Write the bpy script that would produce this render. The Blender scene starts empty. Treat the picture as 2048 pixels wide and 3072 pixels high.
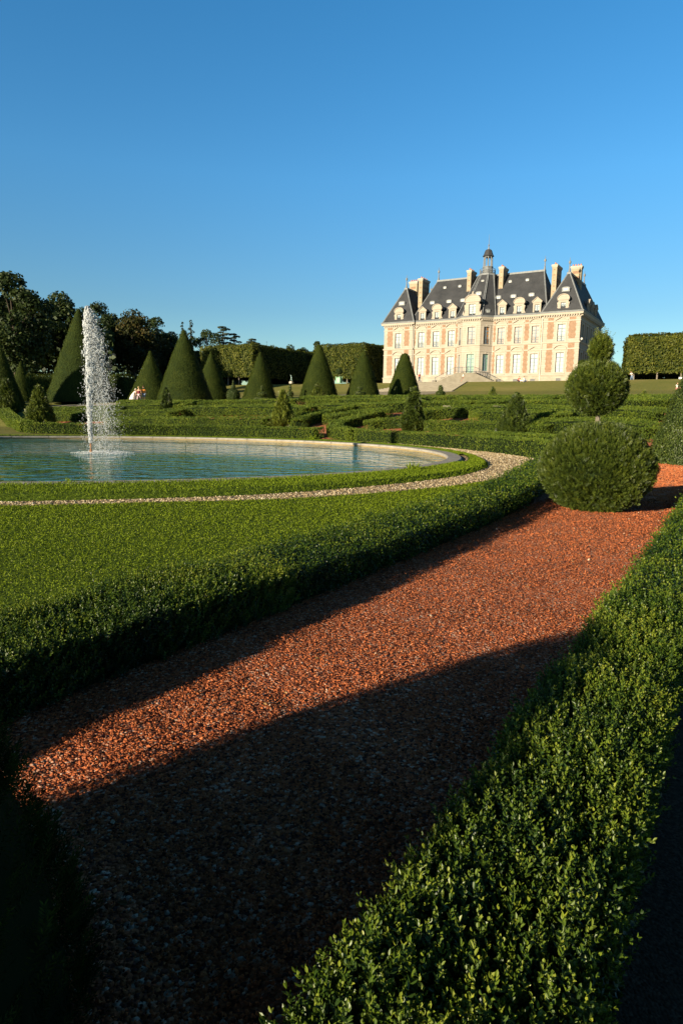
import bpy, bmesh, math, random
import numpy as np
from mathutils import Vector, Matrix
random.seed(7); RNG = np.random.default_rng(7)
scene = bpy.context.scene
COL = scene.collection
PI = math.pi

# ------------------------------------------------------------ camera
EYE = 1.35
PITCH = math.atan(286 / 1960.0)
ROLL = math.radians(1.0)
fw = Vector((0, math.cos(PITCH), -math.sin(PITCH)))
up0 = Vector((0, math.sin(PITCH), math.cos(PITCH)))
rt0 = Vector((1, 0, 0))
rt = rt0 * math.cos(ROLL) + up0 * math.sin(ROLL)
up = up0 * math.cos(ROLL) - rt0 * math.sin(ROLL)
cam = bpy.data.cameras.new("camera")
camo = bpy.data.objects.new("camera", cam)
COL.objects.link(camo)
M = Matrix((rt, up, -fw)).transposed().to_4x4()
M.translation = Vector((0, 0, EYE))
camo.matrix_world = M
cam.sensor_fit = 'VERTICAL'
cam.sensor_height = 36.0
cam.sensor_width = 24.0
cam.lens = 1960 / 3072 * 36.0
cam.clip_start = 0.05
cam.clip_end = 4000
scene.camera = camo

# ------------------------------------------------------------ sky and sun
SUN_AZ = math.radians(-133.2)      # measured from +Y, clockwise positive
SUN_EL = math.radians(12.9)
w = bpy.data.worlds.new("World")
scene.world = w
w.use_nodes = True
nt = w.node_tree
bg = nt.nodes["Background"]
sky = nt.nodes.new("ShaderNodeTexSky")
sky.sky_type = 'NISHITA'
sky.sun_disc = False
sky.sun_elevation = SUN_EL
sky.sun_rotation = SUN_AZ
sky.altitude = 100
sky.air_density = 1.0
sky.dust_density = 0.2
sky.ozone_density = 2.0
hs = nt.nodes.new("ShaderNodeHueSaturation")
hs.inputs['Saturation'].default_value = 1.36
hs.inputs['Hue'].default_value = 0.506
nt.links.new(sky.outputs[0], hs.inputs['Color'])
# sky scaled by height: brighter towards frame top, dimmed overhead to deepen shadows
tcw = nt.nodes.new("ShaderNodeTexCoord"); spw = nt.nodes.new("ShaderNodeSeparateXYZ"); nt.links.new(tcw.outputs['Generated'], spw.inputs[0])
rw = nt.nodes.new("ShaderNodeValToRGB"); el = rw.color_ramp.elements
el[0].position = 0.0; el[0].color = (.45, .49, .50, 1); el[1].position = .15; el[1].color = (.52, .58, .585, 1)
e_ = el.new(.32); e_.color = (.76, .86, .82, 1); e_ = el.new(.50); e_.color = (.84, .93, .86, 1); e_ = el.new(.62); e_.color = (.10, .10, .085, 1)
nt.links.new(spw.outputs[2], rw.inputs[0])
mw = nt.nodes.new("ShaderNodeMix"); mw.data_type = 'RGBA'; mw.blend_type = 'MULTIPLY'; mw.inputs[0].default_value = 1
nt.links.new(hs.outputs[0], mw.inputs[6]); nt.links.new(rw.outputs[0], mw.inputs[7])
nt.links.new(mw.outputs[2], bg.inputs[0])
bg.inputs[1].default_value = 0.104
sl = bpy.data.lights.new("sun", 'SUN')
sl.energy = 5.0
sl.angle = math.radians(0.5)
sl.color = (1.0, 0.86, 0.62)
slo = bpy.data.objects.new("sun", sl)
COL.objects.link(slo)
sv = Vector((math.cos(SUN_EL) * math.sin(SUN_AZ), math.cos(SUN_EL) * math.cos(SUN_AZ), math.sin(SUN_EL)))
slo.rotation_euler = (-sv).to_track_quat('-Z', 'Y').to_euler()
slo.location = (-40, -40, 30)
scene.view_settings.view_transform = 'Standard'
scene.view_settings.look = 'None'
scene.view_settings.exposure = 1.25
scene.view_settings.gamma = 1.0
scene.render.resolution_x = 682
scene.render.resolution_y = 1024
scene.cycles.max_bounces = 5
scene.cycles.transparent_max_bounces = 12

# ------------------------------------------------------------ helpers
def tag(o, label=None, cat=None, group=None, kind=None):
    if label: o["label"] = label
    if cat: o["category"] = cat
    if group: o["group"] = group
    if kind: o["kind"] = kind
    return o

def empty(name, loc=(0, 0, 0), rz=0.0):
    o = bpy.data.objects.new(name, None)
    o.empty_display_size = 0.5
    COL.objects.link(o)
    o.location = loc
    o.rotation_euler = (0, 0, rz)
    return o

def link_mesh(name, me, parent=None):
    o = bpy.data.objects.new(name, me)
    COL.objects.link(o)
    if parent is not None: o.parent = parent
    return o

class MB:
    """collects polygons; builds one mesh object"""
    def __init__(s): s.v = []; s.f = []; s.m = []
    def poly(s, pts, mi=0):
        n = len(s.v); s.v += [tuple(p) for p in pts]; s.f.append(tuple(range(n, n + len(pts)))); s.m.append(mi)
    def box(s, x0, x1, y0, y1, z0, z1, mi=0):
        n = len(s.v)
        s.v += [(x0, y0, z0), (x1, y0, z0), (x1, y1, z0), (x0, y1, z0), (x0, y0, z1), (x1, y0, z1), (x1, y1, z1), (x0, y1, z1)]
        for q in ((0, 3, 2, 1), (4, 5, 6, 7), (0, 1, 5, 4), (1, 2, 6, 5), (2, 3, 7, 6), (3, 0, 4, 7)):
            s.f.append(tuple(n + k for k in q)); s.m.append(mi)
    def prism(s, ring0, ring1, mi=0, caps=True):
        n = len(s.v); k = len(ring0)
        s.v += [tuple(p) for p in ring0] + [tuple(p) for p in ring1]
        for i in range(k):
            j = (i + 1) % k
            s.f.append((n + i, n + j, n + k + j, n + k + i)); s.m.append(mi)
        if caps:
            s.f.append(tuple(n + i for i in reversed(range(k)))); s.m.append(mi)
            s.f.append(tuple(n + k + i for i in range(k))); s.m.append(mi)
    def lathe(s, cx, cy, prof, seg=12, mi=0, rot=0.0):
        n = len(s.v)
        for r, z in prof:
            for i in range(seg):
                a = rot + 2 * PI * i / seg
                s.v.append((cx + r * math.cos(a), cy + r * math.sin(a), z))
        for j in range(len(prof) - 1):
            for i in range(seg):
                a = n + j * seg + i; b = n + j * seg + (i + 1) % seg
                s.f.append((a, b, b + seg, a + seg)); s.m.append(mi)
        s.f.append(tuple(n + i for i in reversed(range(seg)))); s.m.append(mi)
        e = n + (len(prof) - 1) * seg
        s.f.append(tuple(e + i for i in range(seg))); s.m.append(mi)
    def tube(s, pts, rads, seg=7, mi=0):
        pts = [Vector(p) for p in pts]; rings = []
        for i, p in enumerate(pts):
            d = (pts[min(i + 1, len(pts) - 1)] - pts[max(i - 1, 0)]).normalized()
            a = d.cross(Vector((0.3, 0.1, 1)) if abs(d.z) < 0.9 else Vector((1, 0, 0))).normalized(); b = d.cross(a)
            r = rads[i] if hasattr(rads, '__len__') else rads
            rings.append([p + (a * math.cos(2 * PI * k / seg) + b * math.sin(2 * PI * k / seg)) * r for k in range(seg)])
        n = len(s.v)
        for r in rings: s.v += [tuple(q) for q in r]
        for i in range(len(pts) - 1):
            for k in range(seg):
                a = n + i * seg + k; b = n + i * seg + (k + 1) % seg
                s.f.append((a, b, b + seg, a + seg)); s.m.append(mi)
        s.f.append(tuple(n + k for k in reversed(range(seg)))); s.m.append(mi)
        e = n + (len(pts) - 1) * seg
        s.f.append(tuple(e + k for k in range(seg))); s.m.append(mi)
    def build(s, name, mats, parent=None, smooth=False):
        me = bpy.data.meshes.new(name)
        me.from_pydata(s.v, [], s.f)
        for m in (mats if isinstance(mats, (list, tuple)) else [mats]): me.materials.append(m)
        me.polygons.foreach_set('material_index', s.m)
        if smooth: me.polygons.foreach_set('use_smooth', [True] * len(s.f))
        me.update()
        return link_mesh(name, me, parent)

def np_mesh(name, V, F, mats, tint=None, midx=None, parent=None, smooth=None):
    """V (n,3); F list of (m,k) index arrays with k = 3 or 4; tint per face"""
    me = bpy.data.meshes.new(name)
    F = [f for f in F if len(f)]
    nl = sum(f.size for f in F); nf = sum(len(f) for f in F)
    me.vertices.add(len(V)); me.vertices.foreach_set('co', np.asarray(V, np.float32).ravel())
    me.loops.add(nl); me.loops.foreach_set('vertex_index', np.concatenate([f.ravel() for f in F]).astype(np.int32))
    me.polygons.add(nf)
    sizes = np.concatenate([np.full(len(f), f.shape[1]) for f in F])
    st = np.concatenate([[0], np.cumsum(sizes)[:-1]]).astype(np.int32)
    me.polygons.foreach_set('loop_start', st)
    try: me.polygons.foreach_set('loop_total', sizes.astype(np.int32))
    except Exception: pass
    for m in (mats if isinstance(mats, (list, tuple)) else [mats]): me.materials.append(m)
    if midx is not None: me.polygons.foreach_set('material_index', np.asarray(midx, np.int32))
    me.polygons.foreach_set('use_smooth', np.zeros(nf, bool) if smooth is None else np.asarray(smooth, bool))
    if tint is not None:
        a = me.attributes.new('tint', 'FLOAT', 'FACE'); a.data.foreach_set('value', np.asarray(tint, np.float32))
    me.update(calc_edges=True); me.validate()
    return link_mesh(name, me, parent)

def unit(a): return a / np.maximum(np.linalg.norm(a, axis=1, keepdims=True), 1e-9)
def rnd_unit(n): return unit(RNG.normal(size=(n, 3)))

class Leaves:
    """leaf-sized faces collected as arrays"""
    def __init__(s): s.V = []; s.Q = []; s.T = []; s.n = 0
    def diamond(s, P, A, B, L, W, tint):
        n = len(P); L = np.broadcast_to(L, n)[:, None]; W = np.broadcast_to(W, n)[:, None]
        v = np.stack([P, P + A * L * .5 + B * W * .5, P + A * L, P + A * L * .5 - B * W * .5], 1).reshape(-1, 3)
        s.Q.append(np.arange(n * 4).reshape(n, 4) + s.n); s.V.append(v); s.T.append(np.broadcast_to(tint, n)); s.n += n * 4
    def leaf(s, P, A, B, N, L, W, tint):
        n = len(P); L = np.broadcast_to(L, n)[:, None]; W = np.broadcast_to(W, n)[:, None]; up_ = N * W * .22
        v = np.stack([P, P + A * L * .28 + B * W * .42 + up_, P + A * L * .68 + B * W * .46 + up_, P + A * L,
                      P + A * L * .68 - B * W * .46 + up_, P + A * L * .28 - B * W * .42 + up_], 1).reshape(-1, 3)
        b = (np.arange(n) * 6)[:, None] + s.n
        q = np.concatenate([b + np.array([0, 1, 2, 3]), b + np.array([0, 3, 4, 5])], 1).reshape(-1, 4)
        s.Q.append(q); s.V.append(v); s.T.append(np.repeat(np.broadcast_to(tint, n), 2)); s.n += n * 6
    def random_quads(s, P, N, L, W, tint, lean=0.7, upw=0.0):
        """quads whose face normal is near N, jittered by lean"""
        n = len(P)
        nn = unit(N + rnd_unit(n) * lean)
        a = unit(np.cross(nn, rnd_unit(n)) + np.array([0, 0, upw]))
        b = unit(np.cross(nn, a))
        s.diamond(P - a * (np.broadcast_to(L, n)[:, None] * .5), a, b, L, W, tint)
    def build(s, name, mat, parent=None, core=None, coremat=None):
        V = np.concatenate(s.V); Q = np.concatenate(s.Q); T = np.concatenate(s.T)
        if core is None: return np_mesh(name, V, [Q], mat, T, None, parent)
        cv, cf = core; cf = np.asarray(cf)
        F = [Q, cf + len(V)]
        return np_mesh(name, np.concatenate([V, cv]), F, [mat, coremat], np.concatenate([T, np.full(len(cf), .3)]),
                       np.concatenate([np.zeros(len(Q), int), np.ones(len(cf), int)]), parent)

# -- ground shape: the garden is flat round the pool and climbs to the terrace
GA = math.radians(31.6)
GN = np.array([math.sin(GA), math.cos(GA)])      # garden axis towards the house
GT = np.array([-GN[1], GN[0]])                    # along the house front
PS = [-999, 33, 42, 50, 60, 75, 107, 121, 999]
PZ = [0, 0, 1.6, 2.45, 3.0, 3.5, 6.0, 8.35, 8.35]
def ground_z(x, y): return np.interp(np.asarray(x) * GN[0] + np.asarray(y) * GN[1], PS, PZ)
def gz(x, y): return float(ground_z(x, y))
def st2xy(s, t): return (s * GN[0] + t * GT[0], s * GN[1] + t * GT[1])
def polar(az_deg, d): a = math.radians(az_deg); return (d * math.sin(a), d * math.cos(a))
def wave(x, y, f=1.0, seed=0.0):
    return (np.sin(x * 1.7 * f + seed) * np.cos(y * 1.3 * f + seed * 2.1) + .6 * np.sin(x * 3.9 * f + y * 2.7 * f + seed * .7) + .4 * np.cos(x * 7.3 * f - y * 6.1 * f + seed * 1.3)) / 2.0

# ------------------------------------------------------------ materials
def new_mat(name):
    m = bpy.data.materials.new(name); m.use_nodes = True
    n = m.node_tree; p = n.nodes['Principled BSDF']
    return m, n, p
def N(nt, t, **k):
    nd = nt.nodes.new(t)
    for a, b in k.items(): setattr(nd, a, b)
    return nd
def ramp(nt, stops, fac=None, interp='LINEAR'):
    r = N(nt, 'ShaderNodeValToRGB'); r.color_ramp.interpolation = interp
    e = r.color_ramp.elements
    while len(e) < len(stops): e.new(0.5)
    for i, (p, c) in enumerate(stops): e[i].position = p; e[i].color = (*c, 1)
    if fac is not None: nt.links.new(fac, r.inputs[0])
    return r
def noise(nt, scale, detail=4, rough=.55, coords='Object', vec=None):
    t = N(nt, 'ShaderNodeTexNoise'); t.inputs['Scale'].default_value = scale; t.inputs['Detail'].default_value = detail
    t.inputs['Roughness'].default_value = rough
    if vec is None:
        c = N(nt, 'ShaderNodeTexCoord'); vec = c.outputs[coords]
    nt.links.new(vec, t.inputs['Vector']); return t
def bump(nt, p, h, strength=.3, dist=.05):
    b = N(nt, 'ShaderNodeBump'); b.inputs['Strength'].default_value = strength; b.inputs['Distance'].default_value = dist
    nt.links.new(h, b.inputs['Height']); nt.links.new(b.outputs[0], p.inputs['Normal']); return b
def mix(nt, a, b, fac, mode='MIX'):
    m = N(nt, 'ShaderNodeMix', data_type='RGBA', blend_type=mode)
    for s, v in ((6, a), (7, b)):
        if isinstance(v, tuple): m.inputs[s].default_value = (*v, 1)
        else: nt.links.new(v, m.inputs[s])
    if isinstance(fac, (int, float)): m.inputs[0].default_value = fac
    else: nt.links.new(fac, m.inputs[0])
    return m.outputs[2]
def simple(name, c, rough=.8, nscale=None, c2=None, bstr=0, spec=.3, metal=0, bscale=None):
    m, nt, p = new_mat(name)
    p.inputs['Roughness'].default_value = rough; p.inputs['Specular IOR Level'].default_value = spec; p.inputs['Metallic'].default_value = metal
    if nscale:
        t = noise(nt, nscale); r = ramp(nt, [(.3, c), (.7, c2 or c)], t.outputs[0]); nt.links.new(r.outputs[0], p.inputs['Base Color'])
        if bstr: bump(nt, p, (noise(nt, bscale).outputs[0] if bscale else t.outputs[0]), bstr)
    else: p.inputs['Base Color'].default_value = (*c, 1)
    return m
def leaf_mat(name, stops, rough=.5, trans=.25, spec=.4, nscale=.6, namp=.5):
    """leaf colour from the per-leaf tint, drifting in patches"""
    m, nt, p = new_mat(name)
    at = N(nt, 'ShaderNodeAttribute'); at.attribute_name = 'tint'
    t = noise(nt, nscale, 3)
    ma = N(nt, 'ShaderNodeMath', operation='MULTIPLY_ADD'); nt.links.new(t.outputs[0], ma.inputs[0]); ma.inputs[1].default_value = namp
    ad = N(nt, 'ShaderNodeMath', operation='ADD'); nt.links.new(at.outputs['Fac'], ma.inputs[2])
    nt.links.new(ma.outputs[0], ad.inputs[0]); ad.inputs[1].default_value = -namp * .5
    r = ramp(nt, stops, ad.outputs[0])
    nt.links.new(r.outputs[0], p.inputs['Base Color'])
    p.inputs['Roughness'].default_value = rough; p.inputs['Specular IOR Level'].default_value = spec
    tr = N(nt, 'ShaderNodeBsdfTranslucent'); mxc = mix(nt, r.outputs[0], (1.0, .95, .3), .35, 'MULTIPLY'); nt.links.new(mxc, tr.inputs[0])
    mx = N(nt, 'ShaderNodeMixShader'); mx.inputs[0].default_value = trans
    nt.links.new(p.outputs[0], mx.inputs[1]); nt.links.new(tr.outputs[0], mx.inputs[2])
    nt.links.new(mx.outputs[0], nt.nodes['Material Output'].inputs[0])
    return m

BOX = leaf_mat('box_leaf', [(0, (.009, .022, .004)), (.35, (.031, .062, .007)), (.6, (.082, .122, .010)), (1, (.22, .24, .026))], rough=.42, trans=.25, spec=.28, nscale=1.5)
BOXFAR = leaf_mat('box_leaf_far', [(0, (.025, .046, .005)), (.5, (.082, .124, .010)), (1, (.19, .215, .020))], rough=.6, trans=.3, spec=.2, nscale=.35)
YEW = leaf_mat('yew_needle', [(0, (.012, .023, .004)), (.5, (.043, .064, .007)), (1, (.115, .135, .014))], rough=.5, trans=.15, spec=.3, nscale=.9)
YEWCUT = leaf_mat('clipped_yew_needle', [(0, (.014, .024, .003)), (.5, (.033, .048, .005)), (1, (.066, .072, .009))], rough=.7, trans=.12, spec=.1, nscale=.7, namp=.7)
TREE = leaf_mat('broad_leaf', [(0, (.010, .020, .005)), (.5, (.025, .042, .008)), (1, (.06, .078, .016))], rough=.6, trans=.25, spec=.25, nscale=.12, namp=.9)
TREEBROWN = leaf_mat('browning_leaf', [(0, (.013, .018, .004)), (.5, (.034, .038, .008)), (1, (.095, .062, .015))], rough=.6, trans=.25, spec=.2, nscale=.15, namp=.9)
CONIFER = leaf_mat('conifer_needle', [(0, (.010, .018, .009)), (.6, (.026, .038, .017)), (1, (.06, .065, .03))], rough=.6, trans=.1, spec=.2, nscale=.2)
LIME = leaf_mat('clipped_lime_leaf', [(0, (.022, .032, .005)), (.5, (.064, .076, .009)), (1, (.145, .145, .020))], rough=.6, trans=.3, spec=.2, nscale=.4, namp=.8)
GRASSB = leaf_mat('grass_blade', [(0, (.075, .115, .006)), (.5, (.140, .195, .009)), (.85, (.19, .24, .015)), (1, (.32, .34, .11))], rough=.6, trans=.35, spec=.1, nscale=1.6, namp=.65)
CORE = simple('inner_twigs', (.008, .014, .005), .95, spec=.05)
BARK = simple('bark', (.030, .023, .016), .9, 6, (.055, .043, .030), .4)
BARKGREY = simple('grey_bark', (.11, .09, .07), .9, 4, (.20, .17, .13), .3)
YEWDARK = leaf_mat('dark_yew_needle', [(0, (.006, .013, .003)), (.6, (.016, .034, .005)), (1, (.08, .12, .014))], rough=.6, trans=.15, spec=.1)
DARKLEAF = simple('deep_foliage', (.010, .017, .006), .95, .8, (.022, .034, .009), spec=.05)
# ============================================================ GROUND
PC = np.array([-8.75, 24.15]); R_RIM = 12.95; R_IN = 12.45
def ground_material():
    m, nt, p = new_mat('dry_lawn')
    a = noise(nt, .12, 6, .6); b = noise(nt, 1.6, 6, .7); c = noise(nt, 9, 3, .6)
    r1 = ramp(nt, [(.35, (.110, .125, .028)), (.55, (.170, .160, .045)), (.72, (.24, .195, .075))], a.outputs[0])
    r2 = ramp(nt, [(.3, (.095, .112, .025)), (.75, (.235, .200, .068))], b.outputs[0])
    x = mix(nt, r1.outputs[0], r2.outputs[0], .45)
    nt.links.new(x, p.inputs['Base Color']); p.inputs['Roughness'].default_value = 1; p.inputs['Specular IOR Level'].default_value = .05
    bump(nt, p, c.outputs[0], .6, .05)
    return m
def strip_sheet(name, segs, mat, dz, kind='structure'):
    """sheet from (s0, s1, t0a, t1a, t0b, t1b) pieces laid on the slope"""
    mb = MB()
    for s0, s1, a0, a1, b0, b1 in segs:
        cuts = sorted({s0, s1} | {q for q in PS if s0 < q < s1})
        for u, v in zip(cuts[:-1], cuts[1:]):
            fu, fv = (u - s0) / (s1 - s0), (v - s0) / (s1 - s0)
            pts = [(u, a0 + (b0 - a0) * fu), (u, a1 + (b1 - a1) * fu), (v, a1 + (b1 - a1) * fv), (v, a0 + (b0 - a0) * fv)]
            q = []
            for s_, t_ in pts:
                x, y = st2xy(s_, t_); q.append((x, y, float(np.interp(s_, PS, PZ)) + dz))
            mb.poly(q[::-1] if False else q)
    o = mb.build(name, mat); bm = bmesh.new(); bm.from_mesh(o.data); bmesh.ops.recalc_face_normals(bm, faces=bm.faces)
    for f in bm.faces:
        if f.normal.z < 0: f.normal_flip()
    bm.to_mesh(o.data); bm.free()
    return tag(o, kind=kind)
def flat_poly(name, pts, mat, z, kind='structure', hole=None):
    """flat sheet; hole = (centre, radius, n) joined as a bridge ring when the outline is star shaped about it"""
    me = bpy.data.meshes.new(name)
    if hole is None:
        me.from_pydata([(x, y, z) for x, y in pts], [], [tuple(range(len(pts)))])
        bm = bmesh.new(); bm.from_mesh(me); bmesh.ops.triangulate(bm, faces=bm.faces)
    else:
        c, r, n = hole; P = np.array(pts); bm = bmesh.new(); inner = []; outer = []
        for i in range(n):
            a = 2 * PI * i / n; d = np.array([math.cos(a), math.sin(a)]); best = None
            for k in range(len(P)):
                A = P[k]; B = P[(k + 1) % len(P)]; e = B - A; den = d[0] * e[1] - d[1] * e[0]
                if abs(den) < 1e-9: continue
                w_ = A - c; tt_ = (w_[0] * e[1] - w_[1] * e[0]) / den; uu = (w_[0] * d[1] - w_[1] * d[0]) / den
                if tt_ > 0 and -1e-6 <= uu <= 1 + 1e-6 and (best is None or tt_ < best): best = tt_
            rr = r(a) if callable(r) else r
            inner.append(bm.verts.new((c[0] + d[0] * rr, c[1] + d[1] * rr, z))); outer.append(bm.verts.new((c[0] + d[0] * best, c[1] + d[1] * best, z)))
        for i in range(n):
            j = (i + 1) % n; bm.faces.new((inner[i], outer[i], outer[j], inner[j]))
    for f in bm.faces: f.normal_update()
    for f in bm.faces:
        if f.normal.z < 0: f.normal_flip()
    bm.to_mesh(me); bm.free(); me.materials.append(mat)
    return tag(link_mesh(name, me), kind=kind)

LAWN = ground_material()
strip_sheet('ground', [(33, 42, -900, 900, -900, 900), (42, 50, -900, 900, -900, 900), (50, 60, -900, 900, -900, 900), (60, 75, -900, 900, -900, 900),
                       (75, 107, -900, 900, -900, 900), (107, 121, -900, 900, -900, 900), (121, 2500, -2500, 2500, -2500, 2500)], LAWN, 0)
fl = [st2xy(-400, -900), st2xy(33, -900), st2xy(33, 900), st2xy(-400, 900)]
flat_poly('meadow', fl, LAWN, 0, hole=(PC, R_IN + .2, 96))

# -- gravels
def gravel_mat(name, stops, scale, bstr, dist):
    m, nt, p = new_mat(name)
    c = N(nt, 'ShaderNodeTexCoord')
    v = N(nt, 'ShaderNodeTexVoronoi'); v.inputs['Scale'].default_value = scale; nt.links.new(c.outputs['Object'], v.inputs['Vector'])
    v2 = N(nt, 'ShaderNodeTexVoronoi'); v2.inputs['Scale'].default_value = scale * .43; nt.links.new(c.outputs['Object'], v2.inputs['Vector'])
    sep = N(nt, 'ShaderNodeSeparateColor'); nt.links.new(v.outputs['Color'], sep.inputs[0])
    r = ramp(nt, stops, sep.outputs[0])
    big = noise(nt, 1.1, 5, .6); br = ramp(nt, [(.3, (.72, .70, .68)), (.7, (1.12, 1.08, 1.05))], big.outputs[0])
    x = mix(nt, r.outputs[0], br.outputs[0], 1.0, 'MULTIPLY'); nt.links.new(x, p.inputs['Base Color'])
    p.inputs['Roughness'].default_value = .95; p.inputs['Specular IOR Level'].default_value = .15
    ad = N(nt, 'ShaderNodeMath', operation='ADD'); nt.links.new(v.outputs['Distance'], ad.inputs[0]); nt.links.new(v2.outputs['Distance'], ad.inputs[1])
    iv = N(nt, 'ShaderNodeMath', operation='SUBTRACT'); iv.inputs[0].default_value = 1; nt.links.new(ad.outputs[0], iv.inputs[1])
    bump(nt, p, iv.outputs[0], bstr, dist)
    return m
RED = gravel_mat('red_gravel', [(0, (.045, .022, .018)), (.18, (.16, .045, .025)), (.45, (.38, .105, .040)), (.8, (.50, .16, .066)), (.97, (.60, .42, .32))], 75, 1.0, .02)
PEB = leaf_mat('red_pebble', [(0, (.030, .014, .010)), (.16, (.10, .040, .024)), (.4, (.36, .098, .038)), (.75, (.50, .155, .058)), (.93, (.52, .22, .10)), (1, (.50, .38, .27))], rough=1, trans=0, spec=0, nscale=2, namp=.12)
GOLD = gravel_mat('gold_gravel', [(0, (.13, .085, .04)), (.3, (.28, .20, .11)), (.7, (.42, .32, .19)), (1, (.55, .46, .32))], 26, 1.0, .05)
GPEB = leaf_mat('gold_pebble', [(0, (.12, .085, .045)), (.3, (.28, .205, .115)), (.7, (.42, .33, .20)), (1, (.56, .49, .37))], rough=.9, trans=0, spec=.15, nscale=2, namp=.15)
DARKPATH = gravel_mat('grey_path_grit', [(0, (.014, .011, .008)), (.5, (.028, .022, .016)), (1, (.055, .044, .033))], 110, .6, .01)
PALEPATH = gravel_mat('pale_sand', [(0, (.20, .17, .12)), (.5, (.28, .245, .175)), (1, (.34, .30, .225))], 8, .3, .02)

def ring_r(a):   # outer edge of the grass collar round the basin: wider on the near side
    dx, dy = math.cos(a), math.sin(a)
    return float(np.interp(math.degrees(a) % 360, [0, 6, 20, 38, 60, 120, 180, 225, 255, 290, 299, 312, 323, 336, 350, 360], [13.35, 13.25, 13.15, 13.4, 13.4, 13.4, 14.2, 14.8, 14.9, 15.0, 15.05, 14.68, 14.45, 14.05, 13.52, 13.35]))
GOLD_A = [0, 10, 21, 32, 45, 90, 180, 285, 292, 300, 312, 325, 340, 352, 360]
GOLD_R = [16.3, 15.6, 15.6, 15.9, 16.2, 14.0, 15.2, 15.45, 15.45, 15.7, 15.6, 15.4, 15.3, 16.6, 16.6]
def gold_r(a): return np.interp(np.degrees(a) % 360, GOLD_A, GOLD_R)
# gold gravel walk round the basin
gp = []
for i in range(96):
    a = 2 * PI * i / 96; dx, dy = math.cos(a), math.sin(a)
    r = float(gold_r(a))
    gp.append((PC[0] + dx * r, PC[1] + dy * r))
gold = flat_poly('gravel_path', gp, GOLD, .008, hole=(PC, R_IN + .25, 96))
red = strip_sheet('red_gravel_bed', [(-9, 33, .40, 3.6, .40, 3.2), (13, 33, -9, .40, -9, .40)], RED, .012)
flat_poly('west_path', [(-20.2, 36.5), (-21.6, 36.0), (-38.8, 62.2), (-37.0, 63.0)], GOLD, .02)
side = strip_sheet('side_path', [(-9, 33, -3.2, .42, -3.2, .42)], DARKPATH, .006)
side.hide_render = False
strip_sheet('red_gravel_ground', [(33, 64, 1, 52, 1, 52)], RED, .015)
strip_sheet('lower_walk', [(75, 107, 42, 58, 43, 58)], PALEPATH, .02)

# -- near lawn and grass collar
def in_near_lawn(x, y):
    s = x * GN[0] + y * GN[1]; t = x * GT[0] + y * GT[1]
    r = np.hypot(x - PC[0], y - PC[1])
    return (t > 3.1) & (r > gold_r(np.arctan2(y - PC[1], x - PC[0]))) & (s < 22)
def fan_grass(n, dmin, dmax, az0, az1, test, p=1.0):
    az = np.radians(RNG.uniform(az0, az1, n)); u = RNG.uniform(0, 1, n)
    d = (dmin ** p + u * (dmax ** p - dmin ** p)) ** (1 / p)
    x = d * np.sin(az); y = d * np.cos(az); k = test(x, y)
    return x[k], y[k], d[k]
def blades(L, x, y, z, h, wd, lean=.5, lo=0., hi=1.):
    n = len(x); P = np.stack([x, y, np.broadcast_to(z, n)], 1)
    A = unit(np.array([0, 0, 1.]) + RNG.normal(size=(n, 3)) * lean * np.array([1, 1, .2]))
    B = unit(np.cross(A, rnd_unit(n)))
    L.diamond(P, A, B, h * RNG.uniform(.5, 1.3, n), wd, RNG.uniform(lo, hi, n))
L = Leaves()
x, y, d = fan_grass(330000, 3.3, 15, -48, 24, in_near_lawn, 1.0)
k = RNG.uniform(0, 1, len(x)) < .5
pw = np.clip(.45 + .3 * wave(x, y, 1.1, 3), 0, 1)
blades(L, x[k], y[k], .0, .032 * (1 + .25 * pw[k]), .0035 * np.maximum(1, d[k] / 4), .7, .25, .8)
P = np.stack([x[~k], y[~k], RNG.uniform(.005, .034, (~k).sum())], 1)
L.random_quads(P, np.tile([0, 0, 1.], (len(P), 1)), .010 * np.maximum(1, d[~k] / 4.2), .008 * np.maximum(1, d[~k] / 4.2), RNG.uniform(.25, .8, len(P)), .9)
# dry and pale specks
x, y, d = fan_grass(5000, 4, 14, -48, 24, in_near_lawn, 1.2)
L.random_quads(np.stack([x, y, np.full(len(x), .045)], 1), np.tile([0, 0, 1.], (len(x), 1)), .016, .012, 1.25, .5)
tag(L.build('lawn_grass', GRASSB), 'short bright green grass between the gold gravel and the clipped border', 'grass', kind='stuff')
SOIL = simple('soil_under_grass', (.045, .070, .008), 1, 14, (.075, .110, .012), .5, spec=.05)
ls = [st2xy(-9, 2.75)] + [st2xy(q, 2.75) for q in (0, 6, 12, 18)]
arc = []
for i in range(60):
    a = math.radians(-8 - i * 2.6); arc.append((PC[0] + (gold_r(a) + .02) * math.cos(a), PC[1] + (gold_r(a) + .02) * math.sin(a)))
flat_poly('lawn', ls + arc + [st2xy(-9, 26)], SOIL, .011)

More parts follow.
